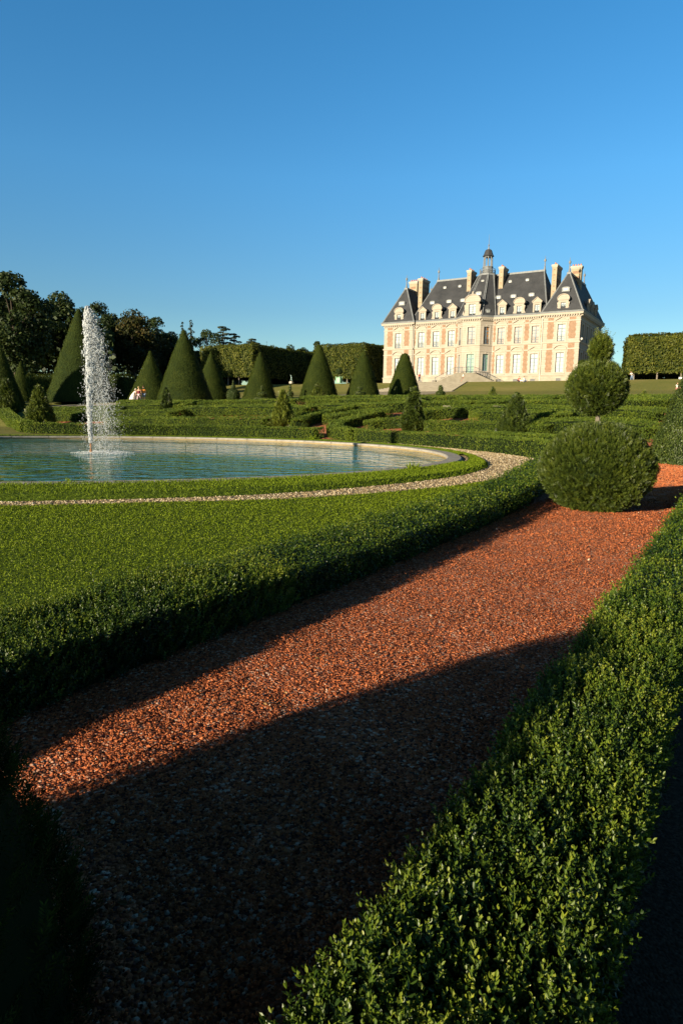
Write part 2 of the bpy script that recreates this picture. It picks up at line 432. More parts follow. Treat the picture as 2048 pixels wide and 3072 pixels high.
L = Leaves(); n = 150000
a = RNG.uniform(0, 2 * PI, n); rr = np.array([ring_r(q) for q in a]); u = RNG.uniform(0, 1, n)
r = R_RIM + .02 + (rr - R_RIM - .02) * u; x = PC[0] + r * np.cos(a); y = PC[1] + r * np.sin(a); d = np.hypot(x, y)
keep = RNG.uniform(0, 1, n) < np.clip(14 / d, .15, 1) ** 1.3
east_gap = (np.cos(a - math.radians(-12)) > .985) & (u < .35)
keep &= ~east_gap; x, y, d, u, a = x[keep], y[keep], d[keep], u[keep], a[keep]
zz = .09 * np.clip((1 - u) * 7, 0, 1) * np.clip(u * 9 + .4, 0, 1)
blades(L, x, y, zz, .05, .0045 * np.maximum(1, d / 5), .7, .0, .75)
tag(L.build('collar_grass', GRASSB), 'raised ring of rough grass around the stone basin', 'grass', kind='stuff')
mb = MB(); K = 128
def ringpt(i, f, z):
    a = 2 * PI * i / K; r = R_RIM - .03 + (ring_r(a) - R_RIM) * f; return (PC[0] + r * math.cos(a), PC[1] + r * math.sin(a), z)
for i in range(K):
    j = i + 1
    for f0, z0, f1, z1 in ((0, .03, .15, .09), (.15, .09, .86, .09), (.86, .09, 1.0, .0)):
        if math.cos(2 * PI * i / K - math.radians(-12)) > .985 and f0 < .8:
            f0 = max(f0, .33)
            if f0 >= f1: continue
        mb.poly([ringpt(i, f0, z0), ringpt(i, f1, z1), ringpt(j, f1, z1), ringpt(j, f0, z0)])
tag(mb.build('grass_verge', SOIL), kind='structure')

# -- individual pebbles where the bed is near
OV = np.array([(1, 0, 0), (0, 1, 0), (-1, 0, 0), (0, -1, 0), (0, 0, 1), (0, 0, -1), (.55, .55, .5), (-.5, .55, .45)], float)[:6]
OF = np.array([(0, 1, 4), (1, 2, 4), (2, 3, 4), (3, 0, 4), (1, 0, 5), (2, 1, 5), (3, 2, 5), (0, 3, 5)])
def pebbles(name, x, y, z, size, tint, mat):
    n = len(x); S = size[:, None] * RNG.uniform(.6, 1.25, (n, 3)) * np.array([1, 1, .62])
    ax = RNG.uniform(0, 2 * PI, n); tl = RNG.normal(0, .35, (n, 2))
    V = np.repeat(OV[None], n, 0) * RNG.uniform(.75, 1.2, (n, 6, 1)) * S[:, None, :] * .5
    c, s_ = np.cos(ax)[:, None], np.sin(ax)[:, None]
    X = V[..., 0] * c - V[..., 1] * s_; Y = V[..., 0] * s_ + V[..., 1] * c
    Z = V[..., 2] + X * tl[:, :1] + Y * tl[:, 1:]
    V = np.stack([X + x[:, None], Y + y[:, None], Z + np.broadcast_to(z, n)[:, None]], 2).reshape(-1, 3)
    F = (OF[None] + (np.arange(n) * 6)[:, None, None]).reshape(-1, 3)
    return np_mesh(name, V, [F], mat, np.repeat(tint, 8))
def in_bed(x, y):
    s = x * GN[0] + y * GN[1]; t = x * GT[0] + y * GT[1]
    return (t > .6) & (t < 2.85)
x, y, d = fan_grass(300000, 1.0, 12.5, -42, 29, in_bed, 1.0)
sz = np.where(d < 5, .0082, .0082 * (d / 5) ** .8) * np.exp(RNG.normal(0, .28, len(x)))
tn = RNG.uniform(.0, .84, len(x)); tn[RNG.uniform(0, 1, len(x)) < .006] = 1.15
hm = .010 * wave(x, y, 2.2, 1.0) + .005 * wave(x, y, 5.0, 2.0)
o = pebbles('red_pebbles', x, y, .013 + np.maximum(hm, -.006) + RNG.uniform(0, .008, len(x)), sz, tn, PEB)
tag(o, 'crushed brick-red stones covering the bed between the two low hedges', 'gravel', kind='stuff')
def in_far_bed(x, y):
    s = x * GN[0] + y * GN[1]; t = x * GT[0] + y * GT[1]; return (s > 10.5) & (t > -6) & (t < 3.0)
x, y, d = fan_grass(120000, 12.3, 27, 8, 30, in_far_bed, 1.0)
o = pebbles('red_pebbles', x, y, .016 + .012 * wave(x, y, 2.2, 1.0), .0175 * (d / 12.5) ** .9 * np.exp(RNG.normal(0, .28, len(x))), RNG.uniform(.1, .95, len(x)), PEB)
tag(o, 'brick-red stones of the bed continuing behind the great round yew', 'gravel', kind='stuff')
sm = []
for px_, py_, q, t_ in ((-.38, 2.56, .034, .3), (-.12, 2.95, .028, .05), (.16, 2.15, .024, 1.1), (-.62, 2.42, .03, .2), (.62, 4.3, .03, 1.1), (1.0, 3.4, .028, .7), (1.02, 4.35, .03, .7), (.5, 2.2, .02, 1.1), (1.9, 7.9, .05, 1.1), (2.4, 6.2, .04, 1.0)):
    sm.append((px_, py_, q, t_))
sm = np.array(sm)
o = pebbles('loose_stones', sm[:, 0], sm[:, 1], .022, sm[:, 2], sm[:, 3], PEB)
tag(o, 'few larger pale and grey chips lying on the red gravel', 'gravel', kind='stuff')
def in_gold(x, y):
    a = np.arctan2(y - PC[1], x - PC[0]); r = np.hypot(x - PC[0], y - PC[1])
    rr = np.array([ring_r(q) for q in a])
    return (r > rr) & (r < gold_r(a))
x, y, d = fan_grass(120000, 8, 36, -40, 22, in_gold, 1.1)
o = pebbles('gold_pebbles', x, y, .015, np.maximum(.028, d * .0016) * np.exp(RNG.normal(0, .3, len(x))), RNG.uniform(0, 1, len(x)), GPEB)
tag(o, 'pale gold gravel stones of the walk around the basin', 'gravel', kind='stuff')

# ============================================================ BASIN, WATER, FOUNTAIN
STONE = simple('basin_stone', (.20, .18, .155), .85, 3, (.31, .285, .245), .35, bscale=18)
STONEDARK = simple('wet_stone', (.20, .14, .065), .7, 4, (.29, .22, .11), .2)
b = empty('stone_basin', (PC[0], PC[1], 0))
tag(b, 'round pale stone basin holding the green-blue fountain pool', 'basin')
NS = 44
mb = MB(); ml = MB()
for i in range(NS):
    a0 = 2 * PI * i / NS + .0012; a1 = 2 * PI * (i + 1) / NS - .0012
    sub = 4
    for k in range(sub):
        u0 = a0 + (a1 - a0) * k / sub; u1 = a0 + (a1 - a0) * (k + 1) / sub
        def q(r, z, u): return (r * math.cos(u), r * math.sin(u), z)
        prof = [(R_IN, -.02), (R_IN, .045), (R_IN + .03, .065), (R_RIM - .04, .065), (R_RIM, .04), (R_RIM, -.05)]
        for (r0, z0), (r1, z1) in zip(prof[:-1], prof[1:]):
            mb.poly([q(r0, z0, u0), q(r0, z0, u1), q(r1, z1, u1), q(r1, z1, u0)])
for i in range(128):
    u0, u1 = 2 * PI * i / 128, 2 * PI * (i + 1) / 128; r = R_IN + .035
    ml.poly([(r * math.cos(u0), r * math.sin(u0), .02), (r * math.cos(u1), r * math.sin(u1), .02), (r * math.cos(u1), r * math.sin(u1), -1.2), (r * math.cos(u0), r * math.sin(u0), -1.2)])
mb.build('coping', STONE, b); ml.build('inner_wall', STONEDARK, b)
m, nt, p = new_mat('pool_water')
p.inputs['Base Color'].default_value = (.038, .120, .052, 1); p.inputs['Roughness'].default_value = .02; p.inputs['IOR'].default_value = 1.33
p.inputs['Specular IOR Level'].default_value = .5
tc = N(nt, 'ShaderNodeTexCoord'); mp = N(nt, 'ShaderNodeMapping'); mp.inputs['Rotation'].default_value = (0, 0, math.radians(20)); mp.inputs['Scale'].default_value = (1, 1.25, 1)
nt.links.new(tc.outputs['Object'], mp.inputs['Vector'])
n1 = noise(nt, 1.5, 2, .45, vec=mp.outputs[0]); n2 = noise(nt, 4.5, 2, .55, vec=mp.outputs[0])
ad = N(nt, 'ShaderNodeMath', operation='MULTIPLY_ADD'); nt.links.new(n2.outputs[0], ad.inputs[0]); ad.inputs[1].default_value = .2; nt.links.new(n1.outputs[0], ad.inputs[2])
bump(nt, p, ad.outputs[0], 1.0, .11)
WATER = m
me = bpy.data.meshes.new('pool_water'); vs = [(PC[0] + (R_IN + .03) * math.cos(2 * PI * i / 128), PC[1] + (R_IN + .03) * math.sin(2 * PI * i / 128), -.07) for i in range(128)]
me.from_pydata(vs, [], [tuple(range(128))]); me.materials.append(WATER)
tag(link_mesh('pool_water', me), kind='structure')
BOT = simple('pool_floor', (.05, .08, .045), .9)
me = bpy.data.meshes.new('pool_floor'); me.from_pydata([(v[0], v[1], -1.1) for v in vs], [], [tuple(range(128))]); me.materials.append(BOT)
tag(link_mesh('pool_floor', me), kind='structure')

FX, FY = -8.98, 23.4
FOAM, nt, p = new_mat('white_water')
p.inputs['Base Color'].default_value = (.52, .55, .58, 1); p.inputs['Roughness'].default_value = .3; p.inputs['Specular IOR Level'].default_value = .6; p.inputs['Alpha'].default_value = .62
MIST, nt, p = new_mat('fine_spray')
p.inputs['Base Color'].default_value = (.9, .93, .95, 1); p.inputs['Roughness'].default_value = .4; p.inputs['Alpha'].default_value = .5
RUST = simple('rusty_pipe', (.20, .09, .04), .6, 10, (.30, .16, .08))
f = empty('fountain', (FX, FY, -.07)); f.rotation_euler = (0, 0, 0)
tag(f, 'tall white fountain jet bending right over the pool on a rusty pipe', 'fountain')
mb = MB(); mb.tube([(0, 0, -.6), (0, 0, .02), (0, 0, .34)], [.035, .035, .028], 8); mb.lathe(0, 0, [(.05, -.1), (.055, 0), (.05, .05), (.03, .09)], 8)
mb.build('nozzle_pipe', RUST, f)
HJ = 5.02
def jet_axis(z):   # sideways drift of the rising column
    h = z / HJ; return .07 * h - .015 * math.sin(5 * h)
# rising column: ragged core of stretched blobs
IV = np.array([(0, 0, 1), (.894, 0, .447), (.276, .851, .447), (-.724, .526, .447), (-.724, -.526, .447), (.276, -.851, .447), (.724, .526, -.447), (-.276, .851, -.447), (-.894, 0, -.447), (-.276, -.851, -.447), (.724, -.526, -.447), (0, 0, -1)], float)
IF = np.array([(0, 1, 2), (0, 2, 3), (0, 3, 4), (0, 4, 5), (0, 5, 1), (1, 6, 2), (2, 7, 3), (3, 8, 4), (4, 9, 5), (5, 10, 1), (2, 6, 7), (3, 7, 8), (4, 8, 9), (5, 9, 10), (1, 10, 6), (6, 11, 7), (7, 11, 8), (8, 11, 9), (9, 11, 10), (10, 11, 6)])
def drops(name, P, S, D, stretch, mat, parent, kind=None):
    n = len(P); D = unit(D); a = unit(np.cross(D, rnd_unit(n))); b_ = np.cross(D, a)
    V = (IV[None, :, 0:1] * a[:, None] + IV[None, :, 1:2] * b_[:, None]) * S[:, None, None] * RNG.uniform(.7, 1.3, (n, 12, 1)) + IV[None, :, 2:3] * D[:, None] * (S * stretch)[:, None, None]
    V = (V + P[:, None]).reshape(-1, 3); F = (IF[None] + (np.arange(n) * 12)[:, None, None]).reshape(-1, 3)
    o = np_mesh(name, V, [F], mat, None, None, parent, np.ones(n * 20, bool))
    return tag(o, kind=kind)
n = 7000; u = RNG.uniform(0, 1, n) ** .9; z = .34 + u * (HJ - .34)
wdt = np.interp(z / HJ, [0, .06, .3, .6, .8, .93, 1], [.012, .026, .035, .045, .06, .06, .025])
P = np.stack([np.array([jet_axis(q) for q in z]) + RNG.normal(0, 1, n) * wdt, RNG.normal(0, 1, n) * wdt, z], 1)
S = np.interp(z / HJ, [0, .2, 1], [.011, .014, .021]) * np.exp(RNG.normal(0, .3, n))
drops('water_column', P, S, np.tile([0, 0, 1.], (n, 1)) + RNG.normal(0, .15, (n, 3)), 2.2, FOAM, f)
# falling spray: thrown out at the crown, carried right by the breeze
n = 7600; fall = RNG.uniform(0, 1, n) ** 1.25; z0 = HJ * (1 - .06 * RNG.uniform(0, 1, n)); z = z0 * (1 - fall); tm = np.sqrt(2 * (z0 - z) / 9.8)
wind = np.abs(RNG.normal(.42, .33, n)) * np.where(RNG.uniform(0, 1, n) < .12, -.35, 1); side_ = RNG.normal(0, .33, n)
P = np.stack([.08 + wind * tm + RNG.normal(0, .05, n), side_ * tm + RNG.normal(0, .05, n), z], 1)
V0 = np.stack([wind, side_, -9.8 * tm - .3], 1)
S = (.0045 + .0075 * RNG.uniform(0, 1, n) ** 2) * np.where(fall < .3, 1.5, 1.0)
drops('falling_spray', P, S, V0 + RNG.normal(0, 1, (n, 3)) * (3 * fall[:, None]), 1.9, FOAM, f, 'stuff')
n = 900; tt_ = RNG.uniform(0, 1, n); wv = RNG.choice(60, n)
wnd = RNG.uniform(.15, 1.0, 60)[wv]; sd = RNG.normal(0, .2, 60)[wv]; start = RNG.uniform(.15, .8, 60)[wv]
z = HJ * (1 - start) - tt_ * .35; z = np.maximum(z, .05); tm = np.sqrt(2 * (HJ - z) / 9.8)
P = np.stack([wnd * tm + .03 * np.sin(tt_ * 9 + wv), sd * tm, z], 1)
drops('water_strands', P, np.full(n, .008), np.stack([wnd, sd, -9.8 * tm], 1), 3.0, FOAM, f, 'stuff')
MIST.node_tree.nodes['Principled BSDF'].inputs['Alpha'].default_value = .02
n = 700; fall = RNG.uniform(0, 1, n); z = HJ * .97 * (1 - fall); tm = np.sqrt(2 * (HJ - z) / 9.8); wd_ = np.abs(RNG.normal(.5, .3, n))
P = np.stack([.06 + wd_ * tm + RNG.normal(0, .04, n), RNG.normal(0, .25, n) * tm + RNG.normal(0, .04, n), z], 1)
drops('mist', P, RNG.uniform(.025, .07, n), rnd_unit(n) + np.array([0, 0, 1.5]), 1.6, MIST, f, 'stuff')
# splash where the spray lands
n = 1200; a = RNG.uniform(0, 2 * PI, n); r = RNG.uniform(0, 1, n) ** .8 * 1.0
P = np.stack([.42 + r * np.cos(a) + .12 * np.sin(a * 5), r * np.sin(a) * 1.1, .0 + np.abs(RNG.normal(0, .028, n)) * (1.2 - r)], 1)
drops('splash', P, RNG.uniform(.005, .014, n), rnd_unit(n) + np.array([0, 0, .4]), 1.3, FOAM, f, 'stuff')
# ============================================================ HEDGES
def resample(pts, step):
    P = np.array(pts, float)
    for _ in range(3 if len(P) > 2 else 0):      # chaikin smoothing
        Q = [P[0]]
        for a, b_ in zip(P[:-1], P[1:]): Q += [a * .75 + b_ * .25, a * .25 + b_ * .75]
        Q.append(P[-1]); P = np.array(Q)
    seg = np.linalg.norm(np.diff(P, axis=0), axis=1); cum = np.concatenate([[0], np.cumsum(seg)])
    n = max(3, int(cum[-1] / step) + 1); u = np.linspace(0, cum[-1], n)
    X = np.stack([np.interp(u, cum, P[:, 0]), np.interp(u, cum, P[:, 1])], 1)
    T = unit(np.gradient(X, axis=0)); return X, T, cum[-1]
def hedge_core(X, T, wd, h, inset, zoff=0.):
    Nn = np.stack([-T[:, 1], T[:, 0]], 1); hw = wd / 2 - inset; ht = h - inset
    prof = [(-hw, 0), (-hw, ht * .85), (-hw * .8, ht), (hw * .8, ht), (hw, ht * .85), (hw, 0)]
    V = []; n = len(X); k = len(prof)
    for o_, z_ in prof:
        q = X + Nn * o_; V.append(np.stack([q[:, 0], q[:, 1], ground_z(X[:, 0], X[:, 1]) + z_ + zoff], 1))
    V = np.stack(V, 1).reshape(-1, 3); F = []
    i = np.arange(n - 1)[:, None] * k
    for j in range(k - 1): F.append(np.concatenate([i + j, i + j + 1, i + k + j + 1, i + k + j], 1))
    e = (n - 1) * k
    F.append(np.array([[0, 1, 4, 5], [1, 2, 3, 4], [e, e + 5, e + 4, e + 1], [e + 1, e + 4, e + 3, e + 2]]))
    return V, np.concatenate(F)
def hedge_points(X, T, L_, wd, h, n, jit=.02, amp=.02, seed=0.):
    """points and normals over the rounded box of a hedge, ends included"""
    capL = wd * PI / 2
    u = RNG.uniform(-capL * .5, L_ + capL * .5, n); side = h; tot = 2 * side + wd
    v = RNG.uniform(0, tot, n)
    uc = np.clip(u, 0, L_); f = uc / L_ * (len(X) - 1); i = np.minimum(f.astype(int), len(X) - 2); g = (f - i)[:, None]
    C = X[i] * (1 - g) + X[i + 1] * g; D = unit(T[i] * (1 - g) + T[i + 1] * g); Nn = np.stack([-D[:, 1], D[:, 0]], 1)
    o_ = np.where(v < side, -wd / 2, np.where(v > side + wd, wd / 2, v - side - wd / 2))
    z_ = np.where(v < side, v, np.where(v > side + wd, tot - v, h))
    over = np.where(u < 0, u, np.where(u > L_, u - L_, 0)) * (wd / 2) / (capL * .5)
    frac = np.sqrt(np.clip(1 - (over / (wd / 2)) ** 2, 0, 1)); o_ = o_ * frac
    P2 = C + Nn * o_[:, None] + D * over[:, None]
    edge = np.clip((np.abs(o_) / (wd / 2) - .7) / .3, 0, 1) * (z_ >= h - .001)
    z_ = z_ - edge ** 2 * .12 * h
    isS = (np.abs(o_) > wd * .49) | ((z_ < h * .8))
    nr = np.where(isS[:, None], np.concatenate([Nn * np.sign(o_)[:, None], np.zeros((n, 1))], 1), np.array([0, 0, 1.]))
    nr = unit(nr + np.concatenate([D * over[:, None] / wd * 2, np.zeros((n, 1))], 1) + np.array([0, 0, 1.]) * edge[:, None] * 0)
    wv = wave(P2[:, 0], P2[:, 1], 2.3, seed) * amp
    P = np.stack([P2[:, 0], P2[:, 1], ground_z(P2[:, 0], P2[:, 1]) + np.maximum(z_ + wv * (z_ > h * .5), .01)], 1) + nr * (RNG.normal(0, jit, n) + wv * .5)[:, None]
    return P, nr
def shoots(L, P, nr, ln, K, lL, lW, tint, upw=1.0, spread=.24, dist=None, hexa=True):
    n = len(P); D = unit(nr * .42 + np.array([0, 0, upw]) + RNG.normal(0, spread, (n, 3)))
    a = unit(np.cross(D, rnd_unit(n))); b_ = np.cross(D, a)
    for k in range(K):
        f_ = (k + .4) / K; C = P + D * (ln * f_)[:, None]
        ax, bx = (a, b_) if k % 2 == 0 else (b_, a)
        tip = 1.0 - .45 * f_
        open_ = 1.0 - .55 * f_
        for sg in (1, -1):
            A = unit(ax * sg * open_ + D * (.35 + .6 * f_) + RNG.normal(0, .18, (n, 3)))
            B = unit(np.cross(A, bx * 0 + D) + 1e-6); Nn = np.cross(B, A) * sg
            tt_ = np.clip(tint + .5 * (f_ - .5) + RNG.normal(0, .08, n), 0, 1)
            (L.leaf(C, A, B, Nn, lL * tip, lW * tip, tt_) if hexa else L.diamond(C, A, B, lL * tip, lW * tip, tt_))
def near_hedge(name, pts_st, wd, h, label, cat='hedge', dens=7000, seed=0., smax=None):
    pts = [st2xy(*q) for q in pts_st]; X, T, L_ = resample(pts, .12)
    area = (2 * h + wd) * (L_ + wd); L = Leaves()
    # distance-thinned sampling: many candidates, keep by distance
    n = int(area * dens); P, nr = hedge_points(X, T, L_, wd, h, n, .018, .024, seed)
    d = np.hypot(P[:, 0], P[:, 1]); keep = RNG.uniform(0, 1, n) < np.clip(2.6 / np.maximum(d, .1), 0, 1) ** 1.55
    s_ = P[:, 0] * GN[0] + P[:, 1] * GN[1]; keep &= s_ > -.9
    P, nr, d = P[keep], nr[keep], d[keep]; sc = np.maximum(1, (d / 3.2) ** .70)
    tall = np.where(RNG.uniform(0, 1, len(P)) < .05, 1.7, 1.0)
    tint = np.clip(.36 + .22 * wave(P[:, 0], P[:, 1], 1.7, seed) + RNG.normal(0, .12, len(P)), 0, 1)
    nearm = d < 4.5
    for msk, K, hx in ((nearm, 6, True), (~nearm, 3, False)):
        if msk.sum() == 0: continue
        p, q, c = P[msk], nr[msk], sc[msk]
        shoots(L, p - q * .02, q, (.066 if hx else .058) * c * tall[msk] * RNG.uniform(.7, 1.2, len(p)), K, .0215 * c * RNG.uniform(.6, 1.25, len(p)), .0112 * c, tint[msk], hexa=hx)
    core = hedge_core(X, T, wd, h, .045)
    o = L.build(name, BOX, None, core, CORE)
    return tag(o, label, cat)
near_hedge('box_hedge', [(-2.2, .37), (1.2, .38), (3, .40), (6, .44), (15, .46), (22, .42)], .42, .25, 'low glossy box hedge at the edge of the dark side path, widest in view', seed=1.3, dens=4600)
near_hedge('box_hedge', [(-2.0, 2.96), (4, 2.95), (8, 3.0), (10.5, 3.2), (13.5, 3.7), (17, 4.3)], .68, .262, 'long low box hedge between the green lawn and the red gravel, near face black', seed=4.1, dens=4200)

PH = [
 ('A', [(-19.2, 40.7), (-15.1, 41.0), (-11.0, 41.9), (-7.0, 41.6), (-3.4, 40.2), (-1.6, 39.5)], .9, .62, 'box hedge standing along the far rim of the pool, first row behind the fountain splash'),
 ('B', [(2.1, 44.8), (0.7, 43.2), (-0.5, 41.8), (-0.5, 39.7), (0.6, 38.2)], 1.0, .62, 'rounded hook of box hedge just right of the shady gap behind the pool'),
 ('C', [(1.1, 37.2), (3.9, 33.0), (5.7, 29.2), (6.8, 26.0), (7.3, 22.5)], .9, .62, 'long blue-green box hedge bordering the widest bend of the gold gravel walk'),
 ('D', [(-35.6, 68.7), (-30.7, 60.7), (-25.5, 52.0), (-20.4, 42.6)], 1.0, .65, 'box hedge running diagonally away beside the gravel path at the left frame edge'),
 ('E', [(-17.9, 51.4), (-13.4, 49.2), (-9.1, 47.2), (-5.3, 45.4)], 1.35, .66, 'second row box hedge behind the pool, between fountain spray and yellowish young yew'),
 ('F', [(-26.0, 58.4), (-22.2, 56.4), (-19.6, 55.3)], 1.2, .66, 'dark box hedge strip just left of the fountain jet, lower of two'),
 ('F2', [(-27.8, 62.7), (-23.9, 60.7), (-21.0, 59.4)], 1.2, .66, 'thin sunlit top of box hedge left of the jet, above the darker strip'),
 ('G', [(-2.9, 43.9), (-2.6, 45.6), (-0.9, 47.0), (0.2, 47.9)], 1.2, .66, 'curled box hedge lobe between the red gravel spot and the shady gap'),
 ('I', [(-2.9, 49.3), (-4.6, 50.7), (-7.1, 52.3), (-10.5, 53.7), (-12.9, 54.6)], 1.8, .68, 'box hedge row in the middle of the maze, behind the yellowish young yew'),
 ('J', [(-14.0, 57.4), (-17.5, 58.8), (-20.2, 59.8)], 1.8, .68, 'short box hedge below the biggest dark yew cone right of the fountain'),
 ('K', [(5.3, 38.9), (6.4, 38.4), (8.6, 36.9), (10.6, 35.3)], 1.0, .62, 'rounded box hedge beside the red gravel spot, in front of the spiky young yew'),
 ('L', [(3.6, 41.4), (2.5, 41.5), (1.7, 41.2)], .9, .6, 'small box hedge piece at the foot of the palm-like young yew'),
 ('M', [(-1.7, 49.9), (0.5, 49.1), (3.7, 48.3), (5.2, 49.3)], 1.8, .68, 'wavy box hedge in the middle of the maze, left of the palm-like young yew'),
 ('N', [(-2.2, 54.8), (0.6, 54.1), (3.2, 53.5), (5.5, 52.3)], 1.8, .68, 'box hedge row below the two pale-sided yew cones near the house'),
 ('O', [(-4.3, 57.2), (-7.3, 58.0), (-9.7, 58.5), (-12.9, 59.6)], 1.8, .68, 'box hedge row below the narrow rough yew cone and its ball topiary'),
 ('P', [(5.1, 43.3), (6.7, 43.9), (9.3, 43.4), (11.3, 42.1)], 1.35, .66, 'box hedge arching over the dark hollow right of the palm-like young yew'),
 ('Q', [(5.9, 48.3), (7.7, 48.2), (8.9, 47.2)], 1.35, .66, 'short box hedge above the left raised pale path block in the maze'),
 ('R', [(9.9, 46.3), (11.3, 47.2), (12.2, 47.8)], 1.35, .66, 'short box hedge with a black hollow above the right raised pale path block'),
 ('S', [(6.3, 54.0), (9.9, 53.2), (13.8, 51.7), (16.5, 48.9)], 1.8, .68, 'farthest box hedge row meeting the dry lawn below the house stairs'),
 ('T', [(12.4, 46.0), (13.9, 45.2), (15.7, 43.8)], 1.8, .68, 'box hedge patch right of the spiky young yew, second row down from the lawn'),
 ('U', [(11.9, 41.2), (13.0, 39.8), (14.4, 38.9)], 1.8, .68, 'yellow-green box hedge right of the spiky young yew and its black shadow'),
 ('U2', [(10.9, 36.1), (12.1, 35.9), (13.2, 35.5)], 1.8, .68, 'box hedge piece touching the left outline of the great round yew'),
 ('V', [(16.6, 42.9), (18.3, 42.6), (20.1, 42.8)], 1.8, .68, 'box hedge patch seen right of the neck of the great round yew, topmost but one'),
 ('V2', [(15.4, 38.5), (16.7, 37.9), (17.3, 36.8)], 1.8, .68, 'box hedge patch seen between great round yew and dark corner cone, middle one'),
 ('V3', [(14.1, 34.8), (14.9, 33.7), (15.3, 32.7)], 1.8, .68, 'lowest box hedge patch between great round yew and dark corner cone'),
 ('W', [(18.2, 48.3), (21.0, 47.9), (22.7, 46.5)], 1.8, .68, 'box hedge row at the lawn edge, above the ball of the great yew at right'),
 ('X', [(-21.3, 64.9), (-17.2, 62.2), (-14.4, 60.7)], 1.8, .68, 'box hedge under the pale sand walk where three people stand'),
 ('Y', [(-3.0, 59.7), (2.1, 58.4), (6.0, 56.7)], 1.8, .68, 'farthest box hedge row right under the three yew cones left of the house'),
 ('AA', [(-19.6, 55.4), (-16.5, 54.4), (-13.6, 53.0)], 1.6, .7, 'box hedge row between the fountain spray and the thin dark young yew'),
 ('Z1', [(-.8, 44.6), (1.0, 45.3), (2.8, 45.4)], 1.2, .66, 'broken box hedge bit with black gaps left of the palm-like young yew'),
 ('Z2', [(6.8, 34.4), (8.6, 33.0), (9.8, 30.5), (10.8, 27.4)], 1.35, .66, 'box hedge just inside the long blue-green one, partly behind the great round yew'),
 ('Z3', [(17.6, 45.8), (19.5, 45.2), (21.8, 44.4)], 1.8, .68, 'box hedge strip second below the lawn, between the great yew crown and the corner cone'),
 ('Z4', [(8.6, 41.0), (10.6, 40.0), (12.4, 38.2)], 1.6, .68, 'box hedge directly behind the spiky young yew'),
 ('Z5', [(9.5, 50.6), (12.2, 49.7), (14.5, 48.2)], 1.8, .68, 'box hedge strip second below the dry lawn, above the spiky young yew'),
]
for i, (k_, pts, wd, h, lab) in enumerate(PH):
    X, T, L_ = resample(pts, .3); d0 = float(np.hypot(X[:, 0], X[:, 1]).mean())
    sz = .032 * (d0 / 35) ** .8
    n = int((2 * h + wd) * (L_ + wd) * .9 / (sz * sz * 1.1)); n = min(n, 17000)
    P, nr = hedge_points(X, T, L_, wd, h, n, .02, .05, i * 1.7)
    L = Leaves(); A = unit(np.array([0, 0, 1.1]) + nr * .45 + RNG.normal(0, .38, (n, 3))); B = unit(np.cross(A, unit(nr + rnd_unit(n) * .7)))
    L.diamond(P - A * sz * .6, A, B, sz * 2.2 * RNG.uniform(.6, 1.3, n), sz * .95, np.clip(.42 + .22 * wave(P[:, 0], P[:, 1], 1.1, i) + RNG.normal(0, .2, n), 0, 1))
    tag(L.build('box_hedge', BOXFAR, None, hedge_core(X, T, wd, h, .06), CORE), lab, 'hedge', 'box hedges of the parterre behind the pool')

# ============================================================ TOPIARY
def revolve_points(cx, cy, z0, prof, n, jit, rag=0., seed=0.):
    """prof: (r, z) from base to tip; points by area"""
    p = np.array(prof); sl = np.hypot(np.diff(p[:, 0]), np.diff(p[:, 1])); ar = sl * (p[:-1, 0] + p[1:, 0]) / 2 + 1e-6
    k = RNG.choice(len(ar), n, p=ar / ar.sum()); u = RNG.uniform(0, 1, n)
    r = p[k, 0] + (p[k + 1, 0] - p[k, 0]) * u; z = p[k, 1] + (p[k + 1, 1] - p[k, 1]) * u
    a = RNG.uniform(0, 2 * PI, n); dr = p[k + 1, 0] - p[k, 0]; dz = p[k + 1, 1] - p[k, 1]
    nr = unit(np.stack([np.cos(a) * dz, np.sin(a) * dz, -dr], 1)); r = r * (1 + rag * wave(a * 2.2, z * 2.5, 1.0, seed)) + RNG.normal(0, jit, n)
    return np.stack([cx + r * np.cos(a), cy + r * np.sin(a), z0 + z], 1), nr
def core_revolve(cx, cy, z0, prof, seg=24, inset=.06, sc=1.0):
    V = []; n = len(prof)
    for r, z in prof:
        r = max(r - inset, .01) * sc
        for i in range(seg): V.append((cx + r * math.cos(2 * PI * i / seg), cy + r * math.sin(2 * PI * i / seg), z0 + max(z - inset * .7, 0)))
    F = [(j * seg + i, j * seg + (i + 1) % seg, (j + 1) * seg + (i + 1) % seg, (j + 1) * seg + i) for j in range(n - 1) for i in range(seg)]
    return np.array(V), np.array(F)
def cone_prof(R, H, tip=.06, belly=.0):
    out = []
    for i in range(15):
        f_ = i / 14; r = R * (1 - f_) ** (1 - belly) if f_ < 1 else 0
        out.append((r, H * f_))
    # rounded tip and slightly tucked foot
    t_ = [(r, z) for r, z in out if z < H * (1 - tip)]
    rt_ = R * tip ** (1 - belly)
    for q in (0, 30, 60, 88): t_.append((rt_ * math.cos(math.radians(q)), H * (1 - tip) + H * tip * .75 * math.sin(math.radians(q))))
    t_[0] = (R * .97, 0)
    return t_
